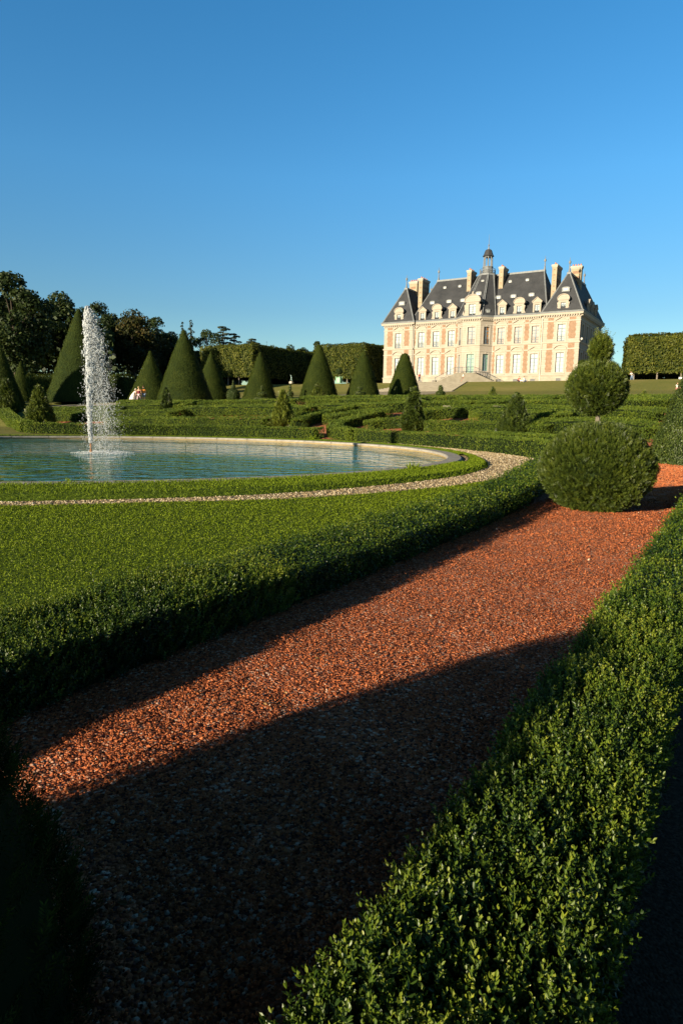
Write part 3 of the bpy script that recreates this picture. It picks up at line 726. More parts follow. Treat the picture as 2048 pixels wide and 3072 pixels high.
def yew_cone(x, y, R, H, label, group='big clipped yew cones', tip=.06, belly=0., rough=.03, n=15000, mat=None, seed=0., sz=None, zb=None):
    z0 = gz(x, y) if zb is None else zb
    o = empty('yew_cone', (x, y, z0)); tag(o, label, 'topiary', group)
    prof = cone_prof(R, H, tip, belly); d = math.hypot(x, y); sz = sz or .036 * d / 70; n = int(n * 1.9)
    P, nr = revolve_points(0, 0, 0, prof, n, rough, .034, seed); L = Leaves()
    L.random_quads(P, nr, sz * 2.0 * RNG.uniform(.6, 1.3, n), sz * RNG.uniform(.7, 1.3, n), np.clip(.45 + .15 * wave(P[:, 0] + P[:, 1], P[:, 2], 1.2, seed) + RNG.normal(0, .13, n), 0, 1), .5, .7)
    L.build('crown', mat or YEWCUT, o, core_revolve(0, 0, 0, prof, 32, .05), DARKLEAF)
    mb = MB(); mb.tube([(0, 0, -.2), (0, 0, H * .3)], [.14, .1], 8); mb.build('trunk', BARK, o)
    return o
yew_cone(-30.9, 78.3, 4.0, 10.9, 'tall bright-edged yew cone standing behind the fountain jet', seed=1, n=24000, belly=.10)
yew_cone(-22.9, 79.0, 2.75, 6.0, 'yew cone right behind the three standing people', seed=2)
yew_cone(-16.0, 67.0, 2.9, 7.5, 'largest fully visible yew cone, first one right of the standing people', seed=3, n=22000, belly=.14, tip=.08)
yew_cone(-20.0, 100.5, 3.0, 7.3, 'yew cone half hidden behind the right flank of the largest one', seed=4)
yew_cone(-12.6, 97.5, 2.3, 6.4, 'yew cone peeping out behind the left flank of the rough narrow cone', seed=5)
yew_cone(-8.6, 68.6, 1.75, 5.15, 'narrow yew cone with rough mottled surface in front of the dark tree block', seed=6, rough=.06, belly=.12)
yew_cone(-2.6, 69.9, 2.15, 5.95, 'broad smooth bluish-green yew cone beside the small bronze statue', seed=7, n=20000, belly=.22, tip=.12)
yew_cone(2.1, 71.4, 1.95, 5.4, 'yew cone with a loose sprig near its tip, right of the pale green planter', seed=8, belly=.22, tip=.10)
yew_cone(7.2, 79.5, 2.1, 5.8, 'round-topped yew cone overlapping the left wing of the house', seed=9, tip=.18, belly=.30, n=18000)
yew_cone(-36.0, 70.0, 2.4, 7.2, 'shaded yew cone cut by the left frame edge', seed=10)
yew_cone(-45.5, 94.0, 2.2, 5.6, 'dim slender yew cone in tree shade between the left edge and the tall cone', seed=11)
yew_cone(12.2, 21.6, 2.0, 6.2, 'big dark yew cone cut by the right frame edge above red gravel', seed=12, n=30000, rough=.05, mat=YEW, sz=.03)
# loose sprig on the cone near the planter
def spray_leaves(L, P, D, ln, K, nl, nw, tint, flat=True):
    n = len(P); D = unit(D); a = unit(np.cross(D, rnd_unit(n)))
    for k in range(K):
        f_ = (k + .5) / K; C = P + D * (ln * f_)[:, None]
        for sg in (1, -1):
            A = unit(a * sg * (1 - .5 * f_) + D * (.6 + .4 * f_) + RNG.normal(0, .12, (n, 3))); B = unit(np.cross(A, np.cross(a, D)) + 1e-6)
            B = unit(np.cross(A, unit(np.cross(a, D))))
            L.diamond(C, A, B, nl * (1.1 - .4 * f_), nw, np.clip(tint + .3 * f_ - .1 + RNG.normal(0, .06, n), 0, 1))
def tuft(L, x, y, z, R, H, n, ln, tint=.5, seed=0., upw=1.2, nl=None, K=4, nw=None):
    """loose young yew: sprays rising off an uneven cone"""
    prof = [(R * .8, 0), (R, H * .12), (R * .85, H * .3), (R * .55, H * .52), (R * .36, H * .72), (R * .2, H * .9), (.02, H)]
    P, nr = revolve_points(x, y, z, prof, n, R * .08, .22, seed)
    D = nr * .7 + np.array([0, 0, upw]) + RNG.normal(0, .35, (n, 3))
    lnv = ln * RNG.uniform(.5, 1.5, n); nl = nl or ln * .42
    spray_leaves(L, P - unit(D) * lnv[:, None] * .5, D, lnv, K, nl, nw or nl * .3, np.clip(tint + RNG.normal(0, .15, n), 0, 1))
    return prof
def young_yew(x, y, R, H, label, n=1600, ln=.3, tint=.45, seed=0., mat=None, tiers=None, group='small young topiaries among the box hedges'):
    z0 = gz(x, y); o = empty('young_yew', (x, y, z0)); tag(o, label, 'topiary', group); L = Leaves(); cores = []
    if tiers is None:
        prof = tuft(L, 0, 0, 0, R, H, n, ln, tint, seed); core = core_revolve(0, 0, 0, prof, 14, R * .22)
    else:
        cv = []; cf = []; off = 0
        for r_, zc, hz in tiers:
            prof = [(r_ * math.cos(math.radians(a)), zc + hz * math.sin(math.radians(a))) for a in range(-85, 90, 17)]
            P, nr = revolve_points(0, 0, 0, prof, int(n * r_ * 1.6), .03, .05, seed)
            L.random_quads(P, nr, .11, .05, np.clip(tint + RNG.normal(0, .15, len(P)), 0, 1), .6, .8)
            v, f_ = core_revolve(0, 0, 0, prof, 14, .05); cv.append(v); cf.append(f_ + off); off += len(v)
        core = (np.concatenate(cv), np.concatenate(cf))
    L.build('crown', mat or YEW, o, core, DARKLEAF)
    mb = MB(); mb.tube([(0, 0, -.1), (.01, 0, H * .5), (0, 0, H * .93)], [.06, .045, .015], 6); mb.build('trunk', BARK, o)
    return o
young_yew(-24.6, 53.6, 1.0, 3.3, 'shaggy young yew right of the diagonal hedge, left of the fountain', n=3200, ln=.42, seed=1)
young_yew(-34.0, 67.0, 1.1, 3.3, 'shaggy young yew at the left frame edge', n=2800, ln=.42, tint=.35, seed=2)
young_yew(-15.2, 57.0, .5, 2.2, 'thin dark young yew in front of the left foot of the largest cone', n=1000, ln=.3, tint=.2, seed=3)
young_yew(-14.8, 65.2, .55, 1.9, 'small tiered yew in the shadow at the right foot of the largest cone', n=900, tiers=[(.52, .3, .42), (.3, .95, .3), (.16, 1.5, .35)], tint=.35, seed=4)
young_yew(-16.3, 98.2, 1.0, 2.9, 'small cone with a neck standing on the lawn between two big cones', n=900, tiers=[(1.05, .7, 1.0), (.35, 1.9, .4), (.14, 2.5, .4)], tint=.4, seed=5)
young_yew(-8.1, 66.0, .8, 1.8, 'small tiered yew before the narrow rough cone', n=900, tiers=[(.85, .25, .4), (.5, .85, .3), (.15, 1.35, .4)], tint=.5, seed=6)
young_yew(-4.1, 45.0, .68, 2.4, 'yellowish shaggy young yew behind the pool, between hedge rows', n=2600, ln=.34, tint=.72, seed=7)
young_yew(-5.4, 67.2, .4, 1.8, 'small clipped yew with drum, ball and spike below the bronze statue', n=900, tiers=[(.42, .25, .4), (.34, .85, .3), (.14, 1.4, .45)], tint=.4, seed=8)
young_yew(-2.6, 66.6, .8, 1.9, 'feathery little yew in front of the broad smooth cone', n=1200, ln=.25, tint=.5, seed=9)
young_yew(1.65, 67.8, .85, 1.5, 'small yew of stacked balls before the cone with the loose sprig', n=900, tiers=[(.95, .2, .42), (.6, .8, .3), (.25, 1.25, .3)], tint=.5, seed=10)
young_yew(6.0, 76.5, .3, 1.6, 'very thin sprout at the foot of the round-topped cone', n=400, ln=.2, tint=.4, seed=11)
young_yew(4.2, 39.7, .58, 2.45, 'palm-like young yew with drooping twigs, before the round-topped cone', n=2400, ln=.42, tint=.22, seed=12)
young_yew(10.2, 70.0, .75, 1.55, 'small stacked yew on the lawn edge below the house stairs', n=900, tiers=[(.78, .25, .4), (.5, .8, .3), (.25, 1.3, .35)], tint=.5, seed=13)
young_yew(17.4, 77.6, .7, 1.5, 'small feathery yew on the lawn edge below the sitting people', n=1000, ln=.22, tint=.55, seed=14)
young_yew(9.4, 36.1, .85, 2.2, 'spiky young yew with bare neck and narrow top, before the far lawn', n=2600, ln=.30, tint=.25, seed=15)
young_yew(24.7, 54.7, .45, .95, 'small brownish yew at the lawn edge, right of the great round yew', n=800, ln=.16, tint=.65, seed=16)

# -- great three-ball yew by the red gravel
def big_ball(L, cx, cy, cz, rx, rz, n, ln, seed, tint=.42, flat_bot=.0, rag=.06):
    u = RNG.uniform(-1, 1, n); a = RNG.uniform(0, 2 * PI, n); q = np.sqrt(1 - u * u)
    d_ = np.stack([q * np.cos(a), q * np.sin(a), u], 1)
    lump = 1 + rag * wave(a * 2.4, u * 4.0, 1.0, seed) + rag * .5 * wave(a * 6, u * 9, 1.0, seed + 2)
    r = lump + RNG.normal(0, .025, n)
    P = np.stack([cx + d_[:, 0] * rx * r, cy + d_[:, 1] * rx * r, cz + d_[:, 2] * rz * r], 1)
    nr = unit(d_ / np.array([rx, rx, rz]))
    D = nr * .9 + np.array([0, 0, .75]) + RNG.normal(0, .4, (n, 3)); lnv = ln * RNG.uniform(.5, 1.4, n) * np.where(RNG.uniform(0, 1, n) < .05, 1.8, 1)
    spray_leaves(L, P - unit(D) * lnv[:, None] * .55, D, lnv, 6, ln * .38, ln * .085, np.clip(tint + .12 * wave(a * 3, u * 5, 1, seed) + RNG.normal(0, .15, n), 0, 1))
def ball_core(cx, cy, cz, rx, rz, off, k=.90):
    prof = [(rx * k * math.cos(math.radians(a)), cz + rz * k * math.sin(math.radians(a))) for a in range(-88, 90, 11)]
    v, f_ = core_revolve(cx, cy, 0, prof, 28, 0); return v, f_ + off
BX, BY = 3.86, 9.95
o = empty('ball_topiary', (BX, BY, 0)); tag(o, 'great yew topiary of three stacked balls standing on red gravel by the hedge end', 'topiary')
L = Leaves(); big_ball(L, 0, 0, .635, .79, .665, 26000, .07, 3.0, rag=.06)
L.build('lower_ball', YEW, o, ball_core(0, 0, .635, .79, .665, 0), DARKLEAF)
L = Leaves(); big_ball(L, -.08, .0, 1.84, .41, .38, 8500, .072, 5.0, .40, rag=.07)
L.build('middle_ball', YEW, o, ball_core(-.08, 0, 1.84, .41, .38, 0, .86), DARKLEAF)
L = Leaves(); big_ball(L, -.06, 0, 2.38, .14, .2, 1100, .10, 7.0, .5, rag=.12)
P = np.stack([RNG.normal(-.05, .05, 120), RNG.normal(0, .05, 120), RNG.uniform(2.38, 2.56, 120)], 1)
spray_leaves(L, P, np.tile([0, 0, 1.], (120, 1)) + RNG.normal(0, .3, (120, 3)), RNG.uniform(.1, .2, 120), 6, .035, .008, RNG.uniform(.5, .9, 120))
L.build('top_tuft', YEW, o, ball_core(-.06, 0, 2.38, .14, .2, 0, .7), DARKLEAF)
mb = MB(); mb.tube([(0, 0, -.05), (0, 0, .5), (-.03, 0, 1.35), (-.03, 0, 1.6), (-.01, 0, 2.3)], [.07, .06, .035, .035, .02], 8)
for a in range(5): mb.tube([(-.02, 0, 1.5 + .02 * a), (.16 * math.cos(a * 1.3), .16 * math.sin(a * 1.3), 1.66 + .03 * a)], [.014, .006], 5)
mb.build('trunk', BARKGREY, o)
# -- low dark yew close to the left of the viewer
o = empty('dome_topiary', (-1.177, 1.02, 0)); tag(o, 'dark unclipped yew dome in the bottom left corner with few sunlit twig tips', 'topiary')
L = Leaves(); n = 4600; u = RNG.uniform(-.1, 1, n); a = RNG.uniform(0, 2 * PI, n); q = np.sqrt(np.clip(1 - u * u, 0, 1)); lump = 1 + .05 * wave(a * 2, u * 4, 1, 2)
P = np.stack([q * np.cos(a) * .69 * lump, q * np.sin(a) * .69 * lump, u * 1.04 * lump], 1); nr = unit(P)
D = nr * .8 + np.array([0, 0, .9]) + RNG.normal(0, .35, (n, 3)); lnv = RNG.uniform(.05, .12, n) * np.where(RNG.uniform(0, 1, n) < .04, 1.9, 1)
spray_leaves(L, P - unit(D) * lnv[:, None] * .5, D, lnv, 10, .019, .0032, np.clip(.35 + RNG.normal(0, .15, n), 0, 1))
prof = [(.65 * math.cos(math.radians(a)), 1.01 * math.sin(math.radians(a))) for a in range(0, 90, 9)] + [(.02, 1.01)]
v, f_ = core_revolve(0, 0, 0, prof, 28, 0)
L.build('crown', YEWDARK, o, (v, f_), CORE)
mb = MB(); mb.tube([(0, 0, -.1), (0, 0, .5)], [.06, .04], 7); mb.build('trunk', BARK, o)

# ============================================================ TALL CLIPPED HEDGE AND TREES
def slab_foliage(name, A, B, depth, z0, z1, mat, label, cat, sz, n, group=None, trunks=0, round_=.6, wav=.35, base=None, tint=.5):
    """long clipped block: front edge runs A -> B, depth away from the viewer"""
    A = np.array(A, float); B = np.array(B, float); L_ = np.linalg.norm(B - A); u = (B - A) / L_; v = np.array([-u[1], u[0]])
    if v @ A < 0: v = -v
    o = empty(name, (A[0], A[1], base if base is not None else z0)); tag(o, label, cat, group); zb = base if base is not None else z0
    h = z1 - z0; areas = np.array([L_ * h, depth * h, L_ * depth, depth * h, L_ * h]); k = RNG.choice(5, n, p=areas * np.array([1.3, 1.2, 1.0, 1.2, .35]) / (areas * np.array([1.3, 1.2, 1.0, 1.2, .35])).sum())
    a = RNG.uniform(0, 1, n); b_ = RNG.uniform(0, 1, n)
    x = np.where((k == 0) | (k == 2) | (k == 4), a * L_, np.where(k == 1, L_, 0)); y = np.where(k == 0, 0, np.where(k == 4, depth, np.where(k == 2, b_ * depth, a * depth)))
    z = np.where(k == 2, h, b_ * h)
    nx = np.where(k == 1, 1, np.where(k == 3, -1, 0)); ny = np.where(k == 0, -1, np.where(k == 4, 1, 0)); nz = np.where(k == 2, 1, 0)
    # soften top and vertical edges
    ex = np.clip(1 - np.minimum(x, L_ - x) / round_, 0, 1); ey = np.clip(1 - np.minimum(y, depth - y) / round_, 0, 1); ez = np.clip(1 - (h - z) / round_, 0, 1)
    pull = round_ * .35
    x = x + np.where(x < L_ / 2, 1, -1) * ex * np.maximum(ey, ez) * pull; y = y + np.where(y < depth / 2, 1, -1) * ey * np.maximum(ex, ez) * pull; z = z - ez * np.maximum(ex, ey) * pull
    lump = wav * (wave(x + y, z, .45, L_) * .6 + wave(x * 2.1 - y, z * 2.3, .6, L_ + 3) * .5) + RNG.normal(0, sz * .5, n)
    zlow = (z < round_ * .8) & (k != 2)
    z = z - np.where(zlow, RNG.uniform(0, .25, n) * sz * 4, 0)
    X = x + nx * lump; Y = y + ny * lump; Z = z + nz * lump * .6
    P = np.stack([u[0] * X + v[0] * Y, u[1] * X + v[1] * Y, Z + z0 - zb], 1); nr = unit(np.stack([u[0] * nx + v[0] * ny, u[1] * nx + v[1] * ny, nz + .05], 1))
    L = Leaves(); L.random_quads(P, nr, sz * 1.5 * RNG.uniform(.6, 1.4, n), sz * RNG.uniform(.7, 1.3, n), np.clip(tint + lump / max(wav, .1) * .18 + RNG.normal(0, .17, n), 0, 1), .75, .2)
    ins = .28 + wav * .5; q = [(ins, ins), (L_ - ins, ins), (L_ - ins, depth - ins), (ins, depth - ins)]
    cv = np.array([(u[0] * a_ + v[0] * b2, u[1] * a_ + v[1] * b2, zz + z0 - zb) for zz in (.15, h - ins) for a_, b2 in q])
    cf = np.array([(0, 1, 5, 4), (1, 2, 6, 5), (2, 3, 7, 6), (3, 0, 4, 7), (4, 5, 6, 7), (3, 2, 1, 0)])
    L.build('crown', mat, o, (cv, cf), DARKLEAF)
    if trunks:
        m_ = 2600; hh = z0 - zb + .5; xx = RNG.uniform(.4, L_ - .4, m_); yy = RNG.uniform(depth * .55, depth - .5, m_); zz = RNG.uniform(0, 1, m_) * hh
        P = np.stack([u[0] * xx + v[0] * yy, u[1] * xx + v[1] * yy, zz], 1); L = Leaves(); L.random_quads(P, rnd_unit(m_), sz * 3.2, sz * 2.2, RNG.uniform(0, .4, m_)); L.build('undergrowth', YEWDARK, o)
    for i in range(trunks):
        for j in range(2):
            px_ = (i + .5) / trunks * L_; py_ = .9 + j * (depth - 1.8); mb = MB(); x_, y_ = u * px_ + v * py_
            mb.tube([(x_, y_, -.1), (x_ + .04, y_, (z0 - zb) * .6), (x_, y_, z0 - zb + 1.0)], [.19, .15, .12], 7); mb.build('trunk', BARKGREY, o)
    return o
TZ = 8.35
# tall hedge in shade behind the fountain
A_, B_ = polar(-25.6, 96), polar(-18.3, 88)
slab_foliage('tall_hedge', A_, B_, 3.0, gz(*B_) - .3, 6.15, YEWCUT, 'tall straight dark hedge wall in tree shade behind the fountain', 'hedge', .11, 9000, round_=.3, wav=.06)
# clipped lime blocks
u58 = (math.sin(math.radians(-58.4)), math.cos(math.radians(-58.4)))
cA = polar(-7.75, 158); fA = (cA[0] + u58[0] * 17, cA[1] + u58[1] * 17)
slab_foliage('clipped_tree_block', fA, cA, 34, 10.35, 18.0, LIME, 'clipped lime tree block with golden sunlit end, behind the middle yew cones', 'tree block', .26, 26000, 'clipped blocks of lime trees', trunks=5, base=TZ, wav=.5)
cB = polar(1.85, 152); fB = (cB[0] + u58[0] * 14.5, cB[1] + u58[1] * 14.5)
slab_foliage('clipped_tree_block', fB, cB, 26, 10.2, 18.1, LIME, 'clipped lime tree block between the broad yew cone and the house', 'tree block', .24, 22000, 'clipped blocks of lime trees', trunks=4, base=TZ, wav=.5, tint=.42)
cC = polar(4.6, 178); fC = (cC[0] + u58[0] * 9, cC[1] + u58[1] * 9)
slab_foliage('clipped_tree_block', fC, cC, 12, 10.0, 20.6, LIME, 'narrow sliver of clipped lime trees right beside the left corner of the house', 'tree block', .28, 7000, 'clipped blocks of lime trees', trunks=2, base=TZ, wav=.4)
fD = polar(22.6, 137); cD = (fD[0] + .90 * 24, fD[1] - .43 * 24)
slab_foliage('clipped_tree_block', fD, cD, 16, 10.45, 17.7, LIME, 'broad clipped lime tree block at the right frame edge beyond the lawn', 'tree block', .24, 24000, 'clipped blocks of lime trees', trunks=6, base=TZ, round_=1.6, wav=.5, tint=.47)

def tree(az, D, top_el, width, label, kind='broad', mat=TREE, n=8000, sz=.5, seed=0, base_f=.06, z0=None, group='woodland trees beyond the lawn', lobes=34):
    x, y = polar(az, D); z0 = gz(x, y) if z0 is None else z0; H = EYE + top_el * D - z0
    rs = np.random.default_rng(int(seed) + 50); o = empty('broadleaf_tree' if kind == 'broad' else ('cedar_tree' if kind == 'cedar' else 'conifer_tree'), (x, y, z0)); tag(o, label, 'tree', group)
    R = width / 2; C = []; rad = []
    if kind == 'broad':
        for i in range(lobes):
            a = rs.uniform(0, 2 * PI); e = math.asin(rs.uniform(-.95, 1)); q_ = rs.uniform(.45, .80); hc = H * (1 - base_f) / 2
            r_ = R * rs.uniform(.24, .36); C.append((R * q_ * math.cos(e) * math.cos(a), R * q_ * math.cos(e) * math.sin(a), H * base_f + hc + (hc - r_ * .8) * min(1, q_ + .2) * math.sin(e))); rad.append((r_, r_, r_ * .85))
        C.append((0, 0, H - R * .33)); rad.append((R * .34, R * .34, R * .32))
    elif kind == 'conifer':
        for i in range(lobes):
            f_ = (i + .5) / lobes; zc = H * (base_f + (1 - base_f) * f_); a = i * 2.4; rr = R * (1 - f_) ** .8 * rs.uniform(.35, .8)
            C.append((rr * math.cos(a), rr * math.sin(a), zc)); rad.append((R * (.5 - .38 * f_), R * (.5 - .38 * f_), H * .022 + .15))
    else:
        for i in range(lobes):
            f_ = (i + .5) / lobes; zc = H * (base_f + (1 - base_f) * f_); a = i * 2.4 + rs.uniform(-.3, .3); env = (1.02 - f_) ** .45 * min(1, .5 + f_ * 2)
            rr = R * env * rs.uniform(.4, .85); C.append((rr * math.cos(a), rr * math.sin(a), zc)); q = R * rs.uniform(.24, .4); rad.append((q, q, H * .012 + .12))
    C = np.array(C); rad = np.array(rad); vol = rad[:, 0] ** 2; k = rs.choice(len(C), n, p=vol / vol.sum())
    d_ = rnd_unit(n); d_[:, 2] = np.where(d_[:, 2] < -.3, -d_[:, 2], d_[:, 2]); rr = RNG.uniform(.45, 1.0, n) ** .5
    lump = 1 + .16 * wave(d_[:, 0] * 3 + k, d_[:, 1] * 3 + d_[:, 2] * 2, 1.0, seed)
    P = C[k] + d_ * rad[k] * (rr * lump)[:, None]
    tint = np.clip(.42 + rs.normal(0, .13, len(C))[k] + RNG.normal(0, .15, n), 0, 1)
    L = Leaves(); L.random_quads(P, d_, sz * RNG.uniform(.6, 1.5, n), sz * RNG.uniform(.5, 1.1, n), tint, .9 if kind == 'broad' else .5)
    L.build('crown', mat, o)
    mb = MB(); tr = max(.25, H * .022)
    mb.tube([(0, 0, -.3), (.1, 0, H * .3), (-.1, .1, H * .6), (0, 0, H * .93)], [tr, tr * .75, tr * .45, tr * .1], 8)
    for i in rs.choice(len(C), min(len(C), 14), replace=False):
        c = C[i]; z_ = max(c[2] * .72, H * .1); mb.tube([(0, 0, z_ * .95), (c[0] * .5, c[1] * .5, (z_ + c[2]) / 2), tuple(c)], [tr * .35, tr * .2, tr * .07], 5)
    mb.build('trunk', BARK, o)
    return o
tree(-26.2, 128, .183, 15.5, 'tallest dark broadleaf tree at the left frame edge', seed=1, n=15000, lobes=52)
tree(-22.9, 150, .163, 15, 'broadleaf tree with light green top, left of the fountain jet', seed=2, n=11000, lobes=40)
tree(-20.0, 185, .153, 15, 'loose-crowned tree directly behind the top of the fountain jet', seed=3, n=8500, lobes=34)
tree(-17.5, 178, .147, 17, 'rounded tree with browning leaves right of the fountain jet', seed=4, n=13000, mat=TREEBROWN, lobes=46)
tree(-15.6, 200, .137, 13, 'blue-green tree behind the right shoulder of the browning one', seed=5, n=8000)
tree(-14.4, 205, .118, 11, 'lower green tree above the yew cone behind the people', seed=6, n=7000)
tree(-14.9, 190, .108, 7, 'small orange-brown tree between green ones, left of the largest cone', seed=7, n=3500, mat=TREEBROWN)
tree(-13.55, 215, .131, 6, 'narrow conifer just above the tip of the largest yew cone', 'conifer', CONIFER, 3000, .4, 8, lobes=22)
tree(-12.85, 215, .134, 8, 'taller pointed conifer right of the largest yew cone tip', 'conifer', CONIFER, 4000, .42, 9, lobes=26)
tree(-11.6, 205, .123, 12, 'broadleaf tree between the pointed conifers and the cedar', seed=10, n=8500, sz=.45)
tree(-10.2, 212, .127, 8.5, 'open cedar with flat tiers standing above the golden tree block', 'cedar', CONIFER, 3600, .42, 11, base_f=.35, lobes=26)
tree(-9.25, 214, .118, 6.5, 'second cedar, lower and leaning right behind the golden tree block', 'cedar', CONIFER, 2200, .42, 12, base_f=.4, lobes=18)
tree(-7.75, 225, .111, 9, 'flat-topped dark pine peeping over the tree block', 'cedar', CONIFER, 3200, .45, 13, base_f=.45, lobes=16)
tree(-6.6, 225, .1085, 3.5, 'small pointed conifer tip over the dark side of the tree block', 'conifer', CONIFER, 1000, .4, 14, lobes=14)
tree(-4.6, 230, .105, 9, 'bushy tree top over the low end of the dark tree block, left one', seed=15, n=3500, base_f=.4)
tree(-3.5, 235, .1015, 8, 'bushy tree top over the low end of the dark tree block, right one', seed=16, n=3000, base_f=.4)
tree(-2.3, 200, .111, 5, 'leafy tree top rising behind the tip of the broad smooth cone', seed=17, n=2500, base_f=.4)
# edge of the wood beyond the left side of the picture: it shades the hedge and the wood
for i, (x_, y_) in enumerate([(-95, 33), (-110, 45), (-126, 58), (-142, 72)]):
    tree(math.degrees(math.atan2(x_, y_)), math.hypot(x_, y_), (24 - EYE) / math.hypot(x_, y_), 23, 'tall wood-edge tree beyond the left side of the picture', seed=30 + i, n=7000, sz=1.0, z0=0)
# far wood behind them
L = Leaves(); n = 26000
az = RNG.uniform(-34, -8.8, n); D = RNG.uniform(190, 236, n); D = np.where(az < -19, D - 45, D); top = EYE + D * np.interp(az, [-34, -26, -22, -18, -15, -12, -8.8], [.150, .145, .12, .115, .095, .085, .062]) * (1 + .05 * np.sin(az * 7))
zb = np.maximum(ground_z(D * np.sin(np.radians(az)), D * np.cos(np.radians(az))), 0); z = zb + (top - zb) * np.sqrt(RNG.uniform(0, 1, n))
P = np.stack([D * np.sin(np.radians(az)), D * np.cos(np.radians(az)), z], 1)
L.random_quads(P, rnd_unit(n), 1.3 * RNG.uniform(.6, 1.3, n), 1.0, np.clip(.3 + RNG.normal(0, .15, n), 0, 1), .8)
tag(L.build('wood', TREE), 'deep shaded wood behind the individual trees at the left', 'wood', kind='stuff')
# ============================================================ HOUSE
def stone_mat(name, c1, c2, c3, course=.42):
    m, nt, p = new_mat(name)
    tc = N(nt, 'ShaderNodeTexCoord'); sp = N(nt, 'ShaderNodeSeparateXYZ'); nt.links.new(tc.outputs['Object'], sp.inputs[0])
    t = noise(nt, .8, 5, .6); r = ramp(nt, [(.3, c1), (.6, c2), (.8, c3)], t.outputs[0])
    a = N(nt, 'ShaderNodeMath', operation='DIVIDE'); nt.links.new(sp.outputs[2], a.inputs[0]); a.inputs[1].default_value = course
    fr = N(nt, 'ShaderNodeMath', operation='FRACT'); nt.links.new(a.outputs[0], fr.inputs[0])
    ct = N(nt, 'ShaderNodeMath', operation='GREATER_THAN'); nt.links.new(fr.outputs[0], ct.inputs[0]); ct.inputs[1].default_value = .93
    x = mix(nt, r.outputs[0], (c1[0] * .75, c1[1] * .72, c1[2] * .68), ct.outputs[0]); nt.links.new(x, p.inputs['Base Color'])
    p.inputs['Roughness'].default_value = .9; p.inputs['Specular IOR Level'].default_value = .15
    bump(nt, p, noise(nt, 7, 3).outputs[0], .15, .03)
    return m
WALLST = stone_mat('cream_ashlar', (.295, .252, .205), (.335, .293, .243), (.36, .32, .272))
TRIM = simple('cream_trim', (.34, .296, .24), .85, 1.5, (.39, .345, .288), .1, spec=.15)
PLINTH = simple('weathered_plinth', (.24, .215, .17), .9, .9, (.34, .31, .245), .1, spec=.1)
m, nt, p = new_mat('orange_brick'); BRICK = m
tc = N(nt, 'ShaderNodeTexCoord'); bt = N(nt, 'ShaderNodeTexBrick'); mp = N(nt, 'ShaderNodeMapping'); mp.inputs['Rotation'].default_value = (math.radians(90), 0, 0)
nt.links.new(tc.outputs['Object'], mp.inputs[0]); nt.links.new(mp.outputs[0], bt.inputs[0])
bt.inputs['Color1'].default_value = (.235, .150, .100, 1); bt.inputs['Color2'].default_value = (.205, .127, .08, 1); bt.inputs['Mortar'].default_value = (.29, .20, .13, 1)
bt.inputs['Scale'].default_value = 3.0; bt.inputs['Mortar Size'].default_value = .012; bt.inputs['Row Height'].default_value = .22; bt.inputs['Brick Width'].default_value = .6
t = noise(nt, 1.8, 5); x = mix(nt, bt.outputs[0], ramp(nt, [(.3, (.8, .75, .7)), (.7, (1.15, 1.12, 1.1))], t.outputs[0]).outputs[0], 1, 'MULTIPLY')
nt.links.new(x, p.inputs['Base Color']); p.inputs['Roughness'].default_value = .9
m, nt, p = new_mat('roof_slate'); SLATE = m
t = noise(nt, .5, 6, .65); t2 = noise(nt, 6, 2); r = ramp(nt, [(.3, (.022, .024, .028)), (.7, (.044, .045, .050))], t.outputs[0])
tc = N(nt, 'ShaderNodeTexCoord'); sp = N(nt, 'ShaderNodeSeparateXYZ'); nt.links.new(tc.outputs['Object'], sp.inputs[0]); a = N(nt, 'ShaderNodeMath', operation='MULTIPLY'); nt.links.new(sp.outputs[2], a.inputs[0]); a.inputs[1].default_value = 4.5
fr = N(nt, 'ShaderNodeMath', operation='FRACT'); nt.links.new(a.outputs[0], fr.inputs[0])
nt.links.new(mix(nt, r.outputs[0], (.06, .059, .061), ramp(nt, [(.5, (0, 0, 0)), (.8, (.5, .5, .5))], t2.outputs[0]).outputs[0]), p.inputs['Base Color']); p.inputs['Roughness'].default_value = .75; p.inputs['Specular IOR Level'].default_value = .25
bump(nt, p, fr.outputs[0], .4, .03)
ZINC = simple('zinc', (.125, .132, .14), .6, 2, (.18, .19, .197), spec=.3)
IRON = simple('dark_iron', (.05, .06, .07), .5)
FRAME = simple('grey_blue_paint', (.14, .185, .22), .6)
def pane_mat(name, c, rough=.25):
    m, nt, p = new_mat(name); t = noise(nt, 1.3, 2); r = ramp(nt, [(.3, tuple(q * .85 for q in c)), (.7, c)], t.outputs[0]); nt.links.new(r.outputs[0], p.inputs['Base Color'])
    p.inputs['Roughness'].default_value = .55; p.inputs['Coat Weight'].default_value = .5; p.inputs['Coat Roughness'].default_value = .04
    return m
PANE_W = pane_mat('pane_white_blind', (.385, .39, .365)); PANE_P = pane_mat('pane_pink_curtain', (.31, .24, .195)); PANE_G = pane_mat('pane_green_curtain', (.145, .26, .185)); PANE_D = pane_mat('pane_dark', (.05, .06, .07)); PANE_O = pane_mat('pane_amber', (.30, .12, .025))
POT = simple('clay_pot', (.42, .17, .10), .8)
HX = (.852, -.524)
HROOT = empty('chateau', (8.42, 142.75, TZ), math.atan2(-.524, .852))
tag(HROOT, 'cream stone and orange brick mansion with steep slate roofs on the hill', 'mansion')
OUT = [(0, 0), (6.65, 0), (6.65, .4), (16.4, .4), (18.2, -1.6), (21.8, -1.6), (23.6, .4), (33.35, .4), (33.35, 0), (40, 0), (40, 19), (33.35, 19), (33.35, 14), (6.65, 14), (6.65, 19), (0, 19)]
